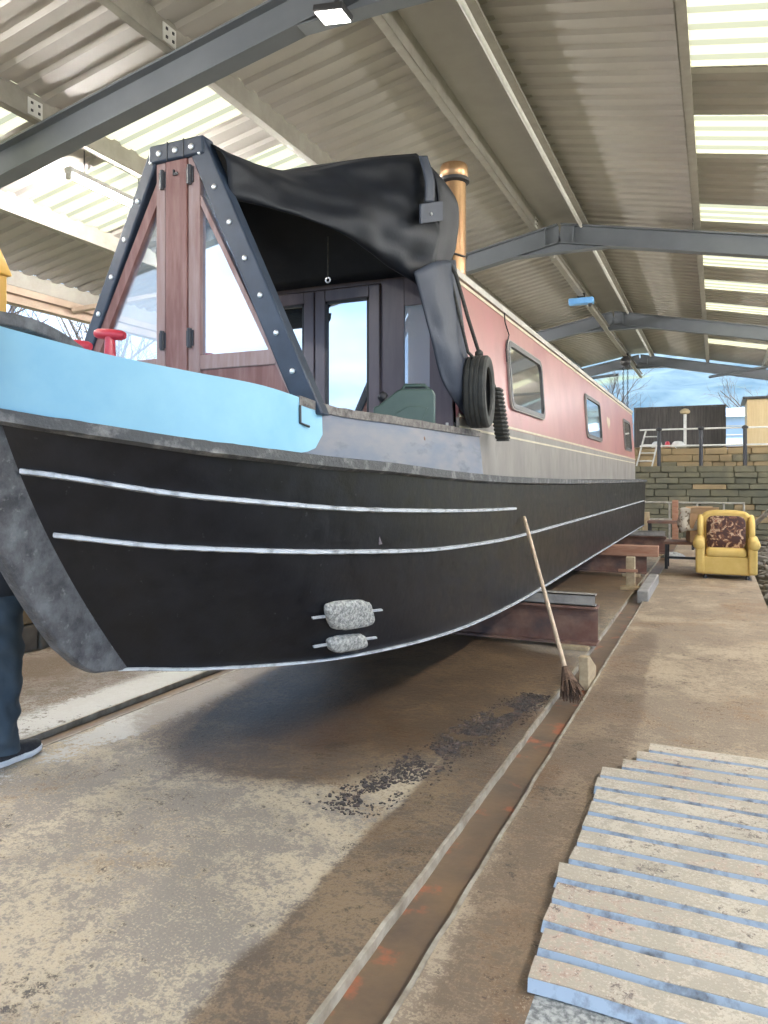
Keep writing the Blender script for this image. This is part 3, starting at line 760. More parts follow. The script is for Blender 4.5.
# rear bulkhead
MB().prism([(XC - .97, 1.56), (XC + .97, 1.56), (XC + .9, 3.03), (XC, 3.13), (XC - .9, 3.03)], 'y', CE - 0.03, CE - 0.005).build('rear_bulkhead', M['red'], boat)
MB().bb((XC - 0.96, CE, 1.5), (XC + 0.96, 18.8, 1.57)).build('stern_deck', M['strake'], boat)
for sg in (1, -1):
    m_ = MB(); m_.tube([(XC + sg * 0.80, y, 3.115) for y in (CF + 0.3, CE - 0.3)], 0.02, 8)
    for k in range(8): m_.tube([(XC + sg * 0.80, lerp(CF + 0.35, CE - 0.35, k / 7), z) for z in (3.05, 3.115)], 0.014, 6)
    m_.build('grab_rail', M['cream'], boat, smooth=60)
# tiller at the stern
MB().tube([(XC, 18.5, 1.55), (XC, 18.55, 2.15), (XC, 18.2, 2.35), (XC, 17.6, 2.38)], 0.025, 8).build('tiller', M['blackmetal'], boat, smooth=60)
# side windows
def side_window(y0, y1, z0, z1, sg):
    def ring(grow, x):
        r_ = 0.09; pts = []
        ya, yb, za, zb = y0 - grow, y1 + grow, z0 - grow, z1 + grow
        for (cy, cz, a0) in ((yb - r_, zb - r_, 0), (ya + r_, zb - r_, PI / 2), (ya + r_, za + r_, PI), (yb - r_, za + r_, 1.5 * PI)):
            for k in range(5):
                a = a0 + k * PI / 8; y = cy + r_ * math.cos(a); z = cz + r_ * math.sin(a)
                pts.append(V((XC + sg * (cab(z) + x), y, z)))
        return pts
    m_ = MB(); rs = [ring(-0.012, 0.004), ring(-0.012, 0.028), ring(0.03, 0.028), ring(0.035, 0.0)]
    m_.rings(rs, cap=False)
    fr = m_.build('window_frame', M['blackmetal'], boat, smooth=40)
    m_ = MB(); m_.add(ring(-0.005, 0.012), [tuple(range(20))]); m_.add(ring(-0.005, 0.005), [tuple(range(20))])
    m_.build('pane', M['glass_win'], fr)
    m_ = MB(); rs = [ring(0.03, 0.002), ring(0.03, 0.024), ring(0.042, 0.022), ring(0.042, 0.002)]; m_.rings(rs, cap=False)
    m_.build('frame_edge', M['greysteel'], fr, smooth=40)
for a, b, zz, ze in ((6.36, 7.66, 2.2, 2.73), (10.5, 11.85, 2.17, 2.70), (15.1, 16.2, 2.17, 2.70)):
    for sg in (1, -1): side_window(a, b, zz, ze, sg)
# small pale heart-like emblem between the windows
y = 12.9; m_ = MB(); pts = []
for k in range(24):
    a = 2 * PI * k / 24; hx = 16 * math.sin(a) ** 3; hz = 13 * math.cos(a) - 5 * math.cos(2 * a) - 2 * math.cos(3 * a) - math.cos(4 * a)
    z = 2.5 + hz * 0.008; pts.append(V((XC + cab(z) + 0.004, y + hx * 0.012, z)))
ctr = V((XC + cab(2.5) + 0.004, y, 2.5))
m_.add(pts + [ctr], [(k, (k + 1) % 24, 24) for k in range(24)]); m_.build('emblem', M['cream'], boat)
# front bulkhead with doors
fy = CF
m_ = MB()
m_.prism([(XC - .96, 1.2), (XC - .66, 1.2), (XC - .66, 3.04), (XC - .9, 3.02)], 'y', fy, fy + 0.03)
m_.bb((-2.2, fy, 1.2), (-2.02, fy + 0.03, 3.04)); m_.bb((-2.02, fy, 1.2), (-1.83, fy + .03, 2.2)); m_.bb((-2.02, fy, 2.78), (-1.83, fy + .03, 3.04)); m_.bb((-1.83, fy, 1.2), (-1.66, fy + .03, 3.03))
m_.bb((-3.28, fy, 2.96), (-2.18, fy + .03, 3.08))
m_.build('front_bulkhead', M['door'], boat, bevel=0.004)
MB().bb((-2.02, fy + 0.01, 2.2), (-1.83, fy + 0.02, 2.78)).build('bulkhead_window', M['glass_pale'], boat)
MB().bb((XC - 0.9, fy + 0.35, 1.2), (XC + 0.9, fy + 0.38, 3.0)).build('inner_lining', M['dark'], boat)
for xa, xb in ((-3.26, -2.735), (-2.725, -2.2)):
    m_ = MB(); y0_, y1_ = fy - 0.025, fy + 0.015; z0, z1 = 1.22, 2.95; st = 0.085
    m_.bb((xa, y0_, z0), (xa + st, y1_, z1)); m_.bb((xb - st, y0_, z0), (xb, y1_, z1))
    m_.bb((xa + st, y0_, z1 - 0.085), (xb - st, y1_, z1)); m_.bb((xa + st, y0_, z0), (xb - st, y1_, 1.9))
    d = m_.build('cabin_door', M['door'], boat, bevel=0.006)
    MB().bb((xa + st - .01, fy - 0.008, 1.89), (xb - st + .01, fy + 0.0, z1 - 0.075)).build('pane', M['glass_door'], d)
    m_ = MB()
    for (a, b) in (((xa + st, 1.9), (xa + st + 0.018, z1 - .085)), ((xb - st - .018, 1.9), (xb - st, z1 - .085))): m_.bb((a[0], fy - 0.02, a[1]), (b[0], fy - 0.009, b[1]))
    m_.bb((xa + st, fy - 0.02, z1 - .105), (xb - st, fy - .009, z1 - .085))
    m_.build('glazing_bead', M['blackmetal'], d)
    hx = xb - 0.04 if xa < -3 else xa + 0.04
    MB().tube([(hx, fy - 0.03, 2.02), (hx, fy - 0.07, 2.02), (hx, fy - 0.07, 2.14), (hx, fy - 0.03, 2.14)], 0.009, 8).build('door_handle', M['steelstud'], d, smooth=60)
# cratch board
KY = 3.15; cb = empty('cratch_board', (XC, KY, 1.88)); cb.parent = boat; cb.location = V((XC, KY, 1.88)) - WORLD[boat.name]
AL, AR, AZ = -2.715, -2.405, 3.295
def leg_poly(x0, x1, w):
    # slanting board from the apex to the gunwale, w wide, outer edge given
    return [(x0, AZ), (x1, 1.86), (x1 - math.copysign(w, x1 - x0), 1.86), (x0 - math.copysign(w * 0.9, x1 - x0), AZ)]
for sg in (1, -1):
    xa, xb = (AR + 0.02, -1.70) if sg > 0 else (AL - 0.02, -3.42)
    leg = MB().prism(leg_poly(xa, xb, 0.135 if sg > 0 else 0.085), 'y', KY - 0.035, KY + 0.045).build('cratch_leg', M['navy'], cb, bevel=0.008)
    for k in range(8):
        t_ = lerp(0.05, 0.985, k / 7); x = lerp(xa, xb, t_) - sg * (0.062 if sg > 0 else 0.045); z = lerp(AZ, 1.86, t_)
        m_ = MB(); m_.lathe([(0.014, 0.0), (0.014, -0.005), (0.009, -0.009), (0.003, -0.009)], (x, KY - 0.035, z), 'y', 12)
        m_.build('stud', M['steelstud'], leg, smooth=50)
    # wooden inner frame beside the leg
    x0 = xa - sg * (0.13 if sg > 0 else 0.075); x1 = xb - sg * (0.14 if sg > 0 else 0.085); fw = 0.028 if sg > 0 else 0.06
    fr = MB().prism([(x0, AZ - 0.1), (x1, 1.92), (x1 - sg * fw, 1.92), (x0 - sg * fw, AZ - 0.1)], 'y', KY - 0.02, KY + 0.03).build('glazing_frame', M['wood2'] if sg > 0 else M['wood'], cb)
cap = MB().prism([(AL - 0.02, AZ + 0.012), (AR + 0.02, AZ + 0.012), (AR + 0.025, AZ - 0.085), (AL - 0.025, AZ - 0.085)], 'y', KY - 0.045, KY + 0.05).build('apex_cap', M['navy'], cb, bevel=0.012)
for x in (-2.665, -2.56, -2.455):
    MB().lathe([(0.016, 0.0), (0.016, -0.005), (0.010, -0.009), (0.003, -0.009)], (x, KY - 0.045, AZ - 0.04), 'y', 12).build('stud', M['steelstud'], cap, smooth=50)
for x in (-2.612, -2.507): MB().bb((x - .002, KY - 0.0475, AZ - .085), (x + .002, KY - .04, AZ + .012)).build('seam', M['blackmetal'], cap)
post = MB().bb((-2.635, KY - 0.03, 1.86), (-2.497, KY + 0.03, AZ - 0.06)).build('centre_post', M['wood'], cb, bevel=0.004)
for x0, x1 in ((-2.70, -2.64), (-2.492, -2.418)):
    MB().bb((x0, KY - 0.025, 2.1), (x1, KY + 0.025, AZ - 0.08)).build('stile', M['wood2'], cb, bevel=0.004)
for x in (-2.655, -2.478):
    for z in (3.12, 2.28):
        m_ = MB(); m_.tube([(x, KY - 0.034, z - 0.05), (x, KY - 0.034, z + 0.05)], 0.012, 8); m_.bb((x - 0.022, KY - 0.032, z - 0.04), (x + 0.022, KY - 0.026, z + 0.04))
        m_.build('hinge', M['blackmetal'], cb)
MB().bb((-2.58, KY - 0.04, 3.13), (-2.552, KY - 0.03, 3.145)).bb((-2.58, KY - 0.04, 3.13), (-2.574, KY - 0.03, 3.16)).build('latch', M['blackmetal'], cb)
def legx(z, sg):
    xa, xb = (AR + 0.02, -1.70) if sg > 0 else (AL - 0.02, -3.42)
    t_ = (AZ - z) / (AZ - 1.86); return lerp(xa, xb, t_) - sg * 0.16
for sg, xi, gl in ((1, -2.43, 'glass_cratch'), (-1, -2.69, 'glass_clear')):
    zb, zt = 2.185, 3.22
    ztop = zt
    MB().prism([(xi, zb), (legx(zb, sg), zb), (legx(ztop, sg), ztop), (xi, ztop)] if (legx(ztop, sg) - xi) * sg > 0 else [(xi, zb), (legx(zb, sg), zb), (xi, 3.15)], 'y', KY + 0.0, KY + 0.008).build('pane', M[gl], cb)
    a, b = sorted((xi, legx(2.15, sg) + sg * 0.03)); MB().bb((a, KY - 0.022, 2.115), (b, KY + 0.025, 2.19)).build('bottom_rail', M['wood2'], cb, bevel=0.004)
    a, b = sorted((xi, legx(1.95, sg) + sg * 0.03)); MB().bb((a, KY - 0.012, 1.84), (b, KY + 0.012, 2.115)).build('lower_panel', M['wood'], cb)
# canvas cover: top sheet, gathered side, hanging flap, rear panel
def surf(rails_, n, m, wob, seed, name, mtl, solid=0.008):
    C_ = [cr(r, n) for r in rails_]; rows = []
    for i in range(len(C_[0])):
        colp = cr([c[i] for c in C_], m); rows.append(colp)
    nu, nv = len(rows), len(rows[0])
    for i in range(nu):
        for k in range(nv):
            e = min(1, min(k, nv - 1 - k) / 3.0); p = rows[i][k]
            d = mnoise.noise(V((p.x * 3 + seed, p.y * 2.2, p.z * 5))) + 0.5 * mnoise.noise(V((p.x * 7, p.y * 5 + seed, p.z * 9)))
            rows[i][k] = p + V((1, -0.5, 0)).normalized() * d * wob * e
    m_ = MB(); m_.grid(rows)
    return m_.build(name, mtl, boat, smooth=180, solid=solid)
topR = [(-2.43, 3.17, 3.30), (-2.31, 3.45, 3.275), (-2.22, 3.72, 3.32), (-2.0, 4.15, 3.52), (-1.78, 4.52, 3.66)]
topL = [(2 * XC - p[0], p[1], p[2]) for p in topR]
topC = [(XC, p[1], p[2] + 0.02) for p in topR]
cover = surf([topL, [((XC + 2 * XC - p[0]) / 2, p[1], p[2] - 0.03 * math.sin(PI * k / 4)) for k, p in enumerate(topR)], topC, [( -2.27, 3.12, 3.33), (-2.22, 3.5, 3.27), (-2.18, 3.8, 3.3), (-2.1, 4.2, 3.46), (-2.1, 4.55, 3.64)][:0] or topR], 8, 8, 0.01, 1, 'canopy', M['canvas'])
low = [(-2.26, 3.17, 2.99), (-2.10, 3.45, 2.98), (-1.94, 3.80, 2.94), (-1.82, 4.15, 2.865), (-1.68, 4.50, 2.765)]
mid1 = [(-2.32, 3.14, 3.24), (-2.20, 3.45, 3.20), (-2.06, 3.74, 3.19), (-1.84, 4.15, 3.33), (-1.66, 4.52, 3.48)]
mid2 = [(-2.27, 3.15, 3.10), (-2.12, 3.45, 3.06), (-1.93, 3.78, 3.02), (-1.74, 4.15, 3.10), (-1.63, 4.52, 3.20)]
und = [(-2.30, 3.24, 3.05), (-2.2, 3.5, 3.06), (-2.05, 3.85, 3.04), (-1.92, 4.2, 2.98), (-1.78, 4.55, 2.86)]
surf([topR, mid1, mid2, low, und], 10, 8, 0.055, 4, 'rolled_side_curtain', M['canvas'])
# gathered rear corner
ea = [(-1.78, 4.52, 3.66), (-1.65, 4.52, 3.48), (-1.63, 4.52, 3.20), (-1.68, 4.50, 2.765)]
eb = [(-1.76, 4.62, 3.64), (-1.62, 4.68, 3.46), (-1.62, 4.70, 3.22), (-1.67, 4.58, 2.76)]
ec = [(-1.75, 4.80, 3.60), (-1.64, 4.86, 3.42), (-1.63, 4.90, 3.22), (-1.69, 4.72, 2.80)]
ed_ = [(-1.95, 4.86, 3.60), (-1.85, 4.92, 3.40), (-1.8, 4.93, 3.22), (-1.85, 4.85, 2.82)]
surf([ea, eb, ec, ed_], 8, 6, 0.03, 9, 'gathered_corner', M['canvas'])
surf([[at(419, 156, X=-1.70), at(425, 180, X=-1.64), at(425, 202, X=-1.63)], [at(427, 156, X=-1.69), at(434, 180, X=-1.63), at(434, 202, X=-1.62)]], 6, 4, 0.0, 2, 'strap', M['canvas2'])
pq = [at(419, 204, X=-1.63), at(441, 201, X=-1.61), at(441, 221, X=-1.61), at(419, 224, X=-1.63)]
m_ = MB(); m_.rings([[p_ + V((o_, 0, 0)) for p_ in pq] for o_ in (0.0, 0.014)]); pt = m_.build('strap_patch', M['canvas2'], boat, bevel=0.004)
MB().lathe([(0.010, 0), (0.010, 0.006), (0.003, 0.008)], at(431, 214, X=-1.605), 'x', 10).build('press_stud', M['steelstud'], pt)
# left curtain (closed) and rear panel
def mx_(r_): return [(2 * XC - p[0], p[1], p[2]) for p in r_]
surf([mx_(q_[2:]) for q_ in (topR, mid1, mid2, low, und)], 10, 8, 0.04, 14, 'rolled_side_curtain', M['canvas'])
surf([[(-3.42, 4.55, 3.66), (XC, 4.6, 3.68), (-1.78, 4.55, 3.66)], [(-3.5, 4.72, 3.3), (XC, 4.74, 3.32), (-1.72, 4.72, 3.3)], [(-3.5, 4.86, 2.97), (XC, 4.86, 2.98), (-1.70, 4.86, 2.97)]], 6, 5, 0.012, 5, 'rear_canvas_panel', M['canvas'])
p = at(328, 268, Y=4.2); MB().tube([p + V((0, 0, 0.2)), p - V((0, 0, 0.06))], 0.005, 6).build('toggle_cord', M['rope'], boat)
p = at(328, 280, Y=4.2); MB().tube([p + V((0.016 * math.cos(a), 0, 0.016 * math.sin(a))) for a in [2 * PI * k / 10 for k in range(10)]], 0.005, 6, closed=True).build('toggle_ring', M['steelstud'], boat)
# hanging flap on the cabin corner
fa = [at(414, 272, X=-1.66), at(429, 330, X=-1.63), at(443, 382, X=-1.61), at(471, 424, X=-1.585)]
fb = [at(434, 262, X=-1.60), at(446, 330, X=-1.57), at(460, 385, X=-1.56), at(476, 425, X=-1.565)]
fc = [at(455, 260, X=-1.67), at(464, 330, X=-1.60), at(472, 385, X=-1.575), at(482, 424, X=-1.57)]
surf([fa, fb, fc], 10, 8, 0.022, 8, 'corner_flap', M['canvas2'])
# chimney on the cabin roof
q = at(454, 200, X=-1.96); cx, cy = q.x, q.y
chm = MB().lathe([(0.115, 3.06), (0.115, 3.11), (0.098, 3.13), (0.098, 3.97), (0.098, 3.975)], (cx, cy, 0), 'z', 24).build('chimney', M['chim'], boat, smooth=40)
MB().lathe([(0.10, 3.955), (0.125, 3.97), (0.125, 3.995), (0.10, 4.005)], (cx, cy, 0), 'z', 24).build('collar', M['blackmetal'], chm, smooth=40)
MB().lathe([(0.105, 4.0), (0.115, 4.02), (0.115, 4.09), (0.105, 4.11), (0.07, 4.112)], (cx, cy, 0), 'z', 24).build('cap', M['chim'], chm, smooth=40)
MB().tube([(cx + 0.107 * math.cos(a), cy + 0.107 * math.sin(a), 3.36 + 0.01 * math.sin(3 * a)) for a in [2 * PI * k / 18 for k in range(18)]], 0.008, 6, closed=True).build('retaining_wire', M['blackmetal'], chm)
# anodes on the hull side
def anode(u, v, w, h, nm):
    # find hull point seen at this pixel
    best = None
    for i in range(10, 60):
        for t_ in range(41):
            p = mir(hullp(i, t_ / 40), 1); zc = -p.x * SY + p.y * CY; r_ = p.x * CY + p.y * SY
            du = 384 + F * r_ / zc - u; dv = 480 - F * (p.z - EYE) / zc - v
            if best is None or du * du + dv * dv < best[0]: best = (du * du + dv * dv, i, t_ / 40)
    _, i, t_ = best
    p = mir(hullp(i, t_), 1); j = mir(hullp(i + 1, t_), 1); k = mir(hullp(i, min(1, t_ + 0.05)), 1)
    ax = (j - p).normalized(); up = (k - p).normalized(); n = ax.cross(up).normalized()
    if n.x < 0: n = -n
    m_ = MB(); rows = []
    for a in range(25):
        th = lerp(-PI / 2, PI / 2, a / 24); row = []
        for b in range(33):
            ph = 2 * PI * b / 32
            def sp(x, e): return math.copysign(abs(x) ** e, x)
            x = sp(math.cos(th), 0.55) * sp(math.cos(ph), 0.5); y = sp(math.cos(th), 0.55) * sp(math.sin(ph), 0.5); z = sp(math.sin(th), 0.7)
            q = p + ax * (x * w / 2) + up * (y * h / 2) + n * (z * 0.035 + 0.018)
            q += (ax * x + up * y).normalized() * 0.007 * mnoise.noise(q * 45) if (ax * x + up * y).length > 1e-6 else V((0, 0, 0))
            row.append(q)
        rows.append(row)
    m_.grid(rows); o = m_.build('anode', M['zinc'], boat, smooth=180)
    m_ = MB(); m_.bar(p - ax * (w / 2 + 0.085) + n * 0.008, p + ax * (w / 2 + 0.085) + n * 0.008, 0.012, 0.01, n)
    for sg in (-1, 1): m_.box(p + ax * sg * (w / 2 + 0.075) + n * 0.01, (0.04, 0.012, 0.012), Matrix((ax, n, up)).transposed())
    m_.build('fixing_strap', M['worn'], o)
anode(347, 612, 0.36, 0.20, 'a'); anode(344, 639, 0.29, 0.105, 'b')
# loose cable on the cabin side
MB().tube([at(504, 307, X=-1.675), at(505, 322, X=-1.665), at(509, 335, X=-1.655), at(506, 350, X=-1.645), at(507, 362, X=-1.64)], 0.006, 6).build('cable', M['blackmetal'], boat, smooth=60)

# ------------------------------------------------------------------ things on the boat
# tyre fender
c = V((-1.505, 5.02, 2.16))
ty = empty('tyre_fender', c - V((0, 0, 0.25)), 'black car tyre hung as a fender on the cabin corner beside the canvas flap', 'tyre')
m_ = MB(); n = 40; prof = [(0.165, -0.05), (0.17, -0.065), (0.20, -0.078), (0.235, -0.074), (0.248, -0.060), (0.249, -0.036), (0.243, -0.034), (0.243, -0.026), (0.251, -0.024), (0.251, -0.004), (0.244, -0.003), (0.244, 0.003), (0.251, 0.004), (0.251, 0.024), (0.243, 0.026), (0.243, 0.034), (0.249, 0.036), (0.248, 0.060), (0.235, 0.074), (0.20, 0.078), (0.17, 0.065), (0.165, 0.05), (0.2, 0.045), (0.215, 0.0), (0.2, -0.045)]
rows = []
rot = Matrix.Rotation(math.radians(7), 3, 'Z')
for k in range(n + 1):
    a = 2 * PI * k / n; rows.append([c + rot @ V((t_, r_ * math.cos(a), r_ * math.sin(a))) for r_, t_ in prof + prof[:1]])
m_.grid(rows); m_.build('tyre', M['rubber'], ty, smooth=40)
MB().tube([at(449, 272, X=-1.66), at(458, 310, X=-1.58), at(468, 352, X=-1.52), c + V((0, -0.03, 0.20))], 0.011, 8).build('rope', M['rope'], ty, smooth=60)
# tread strip fender
a = at(495, 388, X=-1.50); b = at(503, 441, X=-1.49)
tf = empty('tread_fender', (b.x, b.y, b.z), 'long black ribbed rubber fender hanging beside the tyre', 'fender')
m_ = MB(); N = 40; rings = []
for k in range(N + 1):
    t_ = k / N; p = a.lerp(b, t_); w = 0.062 * (1 if t_ < 0.85 else lerp(1, 0.55, (t_ - 0.85) / 0.15)); g = 0.006 if k % 3 else -0.004
    rings.append([p + V((x * (0.045 + g), y * (w + g), 0)) for x, y in ((-.8, -1), (.6, -1), (1, -.6), (1, .6), (.6, 1), (-.8, 1), (-1, .5), (-1, -.5))])
m_.rings(rings); m_.build('rubber_strip', M['rubber'], tf, smooth=30)
MB().tube([at(446, 256, X=-1.70), at(456, 275, X=-1.6), at(468, 318, X=-1.55), at(480, 356, X=-1.515), at(492, 380, X=-1.50), a], 0.013, 8).build('rope', M['rope'], tf, smooth=60)
p = at(479, 354, X=-1.515); MB().lathe([(0.012, -0.03), (0.03, -0.01), (0.03, 0.012), (0.012, 0.03)], p, 'z', 8).build('knot', M['rope'], tf, smooth=60)
p = at(447, 262, X=-1.69); MB().tube([p + V((0.03 * math.sin(k * 1.3), 0.07 * math.cos(k * 0.9), 0.05 * math.cos(k * 1.7))) for k in range(14)], 0.011, 6).build('rope_tangle', M['rope'], tf, smooth=60)
# jerrycan on the side locker
c = V((-1.79, 4.36, 1.88))
jc = empty('jerrycan', c, 'dark green plastic fuel can lying on the side locker of the front well', 'fuel can')
prof = [(-0.20, 0.0), (0.17, 0.0), (0.185, 0.02), (0.185, 0.20), (0.165, 0.235), (-0.02, 0.235), (-0.05, 0.225), (-0.165, 0.135), (-0.20, 0.12)]
rz = Matrix.Rotation(math.radians(24), 3, 'Z')
m_ = MB(); m_.prism([(p_[0], p_[1]) for p_ in prof], 'y', -0.075, 0.075); m_.v = [c + rz @ p_ for p_ in m_.v]
m_.build('can_body', M['can'], jc, bevel=0.014, seg=3)
m_ = MB(); m_.prism([(-0.12, 0.03), (0.10, 0.03), (0.14, 0.12), (0.02, 0.13), (-0.05, 0.09)], 'y', -0.081, 0.081); m_.v = [c + rz @ p_ for p_ in m_.v]
m_.build('side_panel', M['can'], jc, bevel=0.006)
m_ = MB(); m_.tube([(-0.02, 0, 0.23), (0.0, 0, 0.262), (0.12, 0, 0.262), (0.15, 0, 0.23)], 0.014, 8); m_.v = [c + rz @ p_ for p_ in m_.v]
m_.build('handle', M['can'], jc, smooth=60)
m_ = MB(); m_.bb((-0.0, -0.05, 0.225), (0.13, 0.05, 0.242)); m_.v = [c + rz @ p_ for p_ in m_.v]; m_.build('recess', M['blackmetal'], jc)
m_ = MB(); m_.lathe([(0.03, 0), (0.032, 0.01), (0.032, 0.035), (0.024, 0.045)], (0, 0, 0), 'z', 14); m_.v = [c + rz @ (Matrix.Rotation(-0.9, 3, 'Y') @ p_ + V((-0.125, 0, 0.18))) for p_ in m_.v]
m_.build('cap', M['blackmetal'], jc, smooth=40)
# small round bottle beside the can
c = at(449, 420, X=-1.70); c.z = 1.885
sb = empty('bottle', c, 'small pale rounded bottle beside the green fuel can', 'bottle')
MB().lathe([(0.035, 0), (0.042, 0.01), (0.042, 0.06), (0.02, 0.09)], c, 'z', 14).build('bottle_body', M['white'], sb, smooth=50)
MB().lathe([(0.02, 0.088), (0.02, 0.115), (0.012, 0.118)], c, 'z', 12).build('bottle_cap', M['rust'], sb, smooth=50)

# ------------------------------------------------------------------ supports under the boat
def support(y, xr, label, top=0.498, style='steel'):
    s = empty('boat_support', ((xr - 4.2) / 2, y, 0), label, 'support', 'supports under the boat')
    xl = -4.15
    if style == 'steel':
        m_ = MB(); ibeam(m_, (xl, y, 0.215), (xr, y, 0.215), 0.35, w=0.2, t=0.018); m_.build('main_beam', M['rust'], s)
        m_ = MB(); z0 = 0.39
        m_.bb((xl + 0.2, y - 0.06, z0), (xr - 0.02, y - 0.045, top)); m_.bb((xl + 0.2, y - 0.06, top - 0.012), (xr - 0.02, y + 0.06, top)); m_.bb((xl + 0.2, y - 0.06, z0), (xr - 0.02, y + 0.06, z0 + 0.012))
        m_.build('packing_channel', M['greysteel'], s)
        for x in (xl + 0.2, xr - 0.2): MB().bb((x - 0.14, y - 0.16, 0.0), (x + 0.14, y + 0.16, 0.04)).build('bearer_board', M['palewood'], s, bevel=0.005)
    else:
        MB().bb((xl, y - 0.11, 0.33), (xr, y + 0.11, top)).build('timber', M['redwood'], s, bevel=0.01)
        m_ = MB(); ibeam(m_, (xl, y, 0.19), (xr - 0.18, y, 0.19), 0.28, w=0.18, t=0.018); m_.build('main_beam', M['rust'], s)
        for x in (xl + 0.2, xr - 0.4): MB().bb((x - 0.14, y - 0.14, 0.0), (x + 0.14, y + 0.14, 0.05)).build('bearer_board', M['palewood'], s, bevel=0.005)
    return s
support(7.1, -1.0, 'rusty steel beam under the boat with a grey channel on top, beside the broom')
support(12.7, -0.85, 'reddish timber on a dark beam under the boat, second support along', style='timber')
support(16.4, -0.95, 'rusty steel beam under the boat near its stern, third support along')
# prop post and loose timbers
c = V((-1.12, 11.15, 0.0))
pp = empty('timber_prop', c, 'short pale timber prop standing in front of the reddish timber', 'timber')
MB().bb((c.x - 0.06, c.y - 0.06, 0.04), (c.x + 0.06, c.y + 0.06, 0.46)).build('post', M['palewood'], pp, bevel=0.008)
MB().bb((c.x - 0.14, c.y - 0.1, 0.0), (c.x + 0.14, c.y + 0.1, 0.04)).build('foot_board', M['palewood'], pp, bevel=0.005)
MB().bb((c.x - 0.16, c.y - 0.05, 0.25), (c.x + 0.1, c.y - 0.09, 0.29)).build('cross_piece', M['redwood'], pp, bevel=0.005)
m_ = MB(); m_.prism([(5.75, -0.03), (6.15, -0.03), (6.15, 0.07), (5.82, 0.22), (5.75, 0.22)], 'x', -0.95, -0.88)
tag(m_.build('wooden_wedge', M['palewood'], bevel=0.006), 'pale wooden wedge standing in the floor channel beside the broom', 'wedge')
m_ = MB(); m_.bb((-0.94, 10.1, -0.034), (-0.80, 12.0, 0.13))
tag(m_.build('timber_baulk', M['greysteel'], bevel=0.012), 'grey timber baulk laid along the channel at the foot of the prop', 'timber')

# broom leaning against the hull
hd = at(573, 697, Z=0.06); tp = at(524, 517, X=-1.525)
br = empty('broom', (hd.x, hd.y, 0), 'old broom leaning on the hull with its dark head on the walkway edge', 'broom')
d = (tp - hd).normalized()
MB().tube([hd + d * 0.12, hd + d * 0.6, tp - d * 0.02, tp], [0.017, 0.016, 0.016, 0.012], 10).build('handle', M['broomwood'], br, smooth=60)
m_ = MB(); st = hd + d * 0.22; rr = random.Random(4)
m_.tube([st + d * 0.02, st - d * 0.06, st - d * 0.12], [0.022, 0.045, 0.06], 12)
for k in range(130):
    a = rr.uniform(0, 2 * PI); r_ = 0.075 * math.sqrt(rr.random()); x = d.orthogonal().normalized(); y = d.cross(x)
    b0 = st - d * 0.06 + (x * math.cos(a) + y * math.sin(a)) * r_ * 0.5; e = st - d * rr.uniform(0.18, 0.235) + (x * math.cos(a) + y * math.sin(a)) * r_ * rr.uniform(1, 1.35)
    e.z = max(e.z, 0.006)
    m_.tube([b0, e], [0.006, 0.004], 4)
m_.build('bristles', M['bristle'], br)

# slag chips swept into a line
m_ = MB(); rr = random.Random(11)
for k in range(4200):
    t_ = rr.random() ** 0.8; y = lerp(3.1, 5.4, t_); x = lerp(-1.62, -1.16, t_) + rr.gauss(0, 0.075)
    if x > -1.09 or mnoise.noise(V((x * 5, y * 5, 2))) < -0.3: continue
    s = rr.uniform(0.002, 0.009) * (1 if rr.random() < 0.93 else 1.8)
    rot = Matrix.Rotation(rr.uniform(0, 6.28), 3, 'Z') @ Matrix.Rotation(rr.uniform(-.4, .4), 3, 'X')
    m_.box((x, y, s * 0.3), (s * rr.uniform(1, 2.4), s, s * 0.6), rot)
tag(m_.build('debris', M['chips']), 'line of dark slag chips swept along the floor below the hull', 'debris', kind='stuff')

# ribbed sheet lying on the walkway
m_ = MB(); rr = random.Random(2)
y = 2.22; k = 0; edges = []
NR = 15; pit = 0.155
m2 = []
top_h = 0.04
for k in range(NR):
    y0_ = 2.24 + k * pit; xl = -0.545 + rr.uniform(-0.02, 0.02)
    if y0_ > 3.95: xl = lerp(-0.52, -0.33, min(1, (y0_ - 3.95) / 0.5))
    if k == 12: xl = -0.46
    cuts = [xl + (1.35 - 0) * q / 12 for q in range(13)]
    xr_ = 0.85
    def line(yy, zz): return [V((lerp(xl + (0.006 * rr.uniform(-1, 1)), xr_, q / 12), yy + 0.004 * math.sin(q * 1.3 + k) - 0.03 * (q / 12), zz + 0.0025 * mnoise.noise(V((q * .8, k * 1.3, 1))))) for q in range(13)]
    a0 = line(y0_ + 0.0, 0.008); a1 = line(y0_ + 0.018, top_h); a2 = line(y0_ + 0.122, top_h + 0.004); a3 = line(y0_ + 0.138, 0.010); a4 = line(y0_ + pit, 0.008)
    m_.grid([a0, a1], 0); m_.grid([a1, a2], 1); m_.grid([a2, a3], 0); m_.grid([a3, a4], 0)
tag(m_.build('ribbed_sheet', [M['panelblue'], M['paneltop']], solid=0.006), 'worn ribbed roofing sheet with beige crests and blue flanks lying on the walkway', 'roofing sheet')
# grey speckled board under the near edge of the sheet
tag(MB().bb((-0.50, 1.6, 0.0), (0.5, 2.28, 0.004)).build('floor_board', M['zinc']), 'flat grey speckled board beside the near edge of the ribbed sheet', 'board')

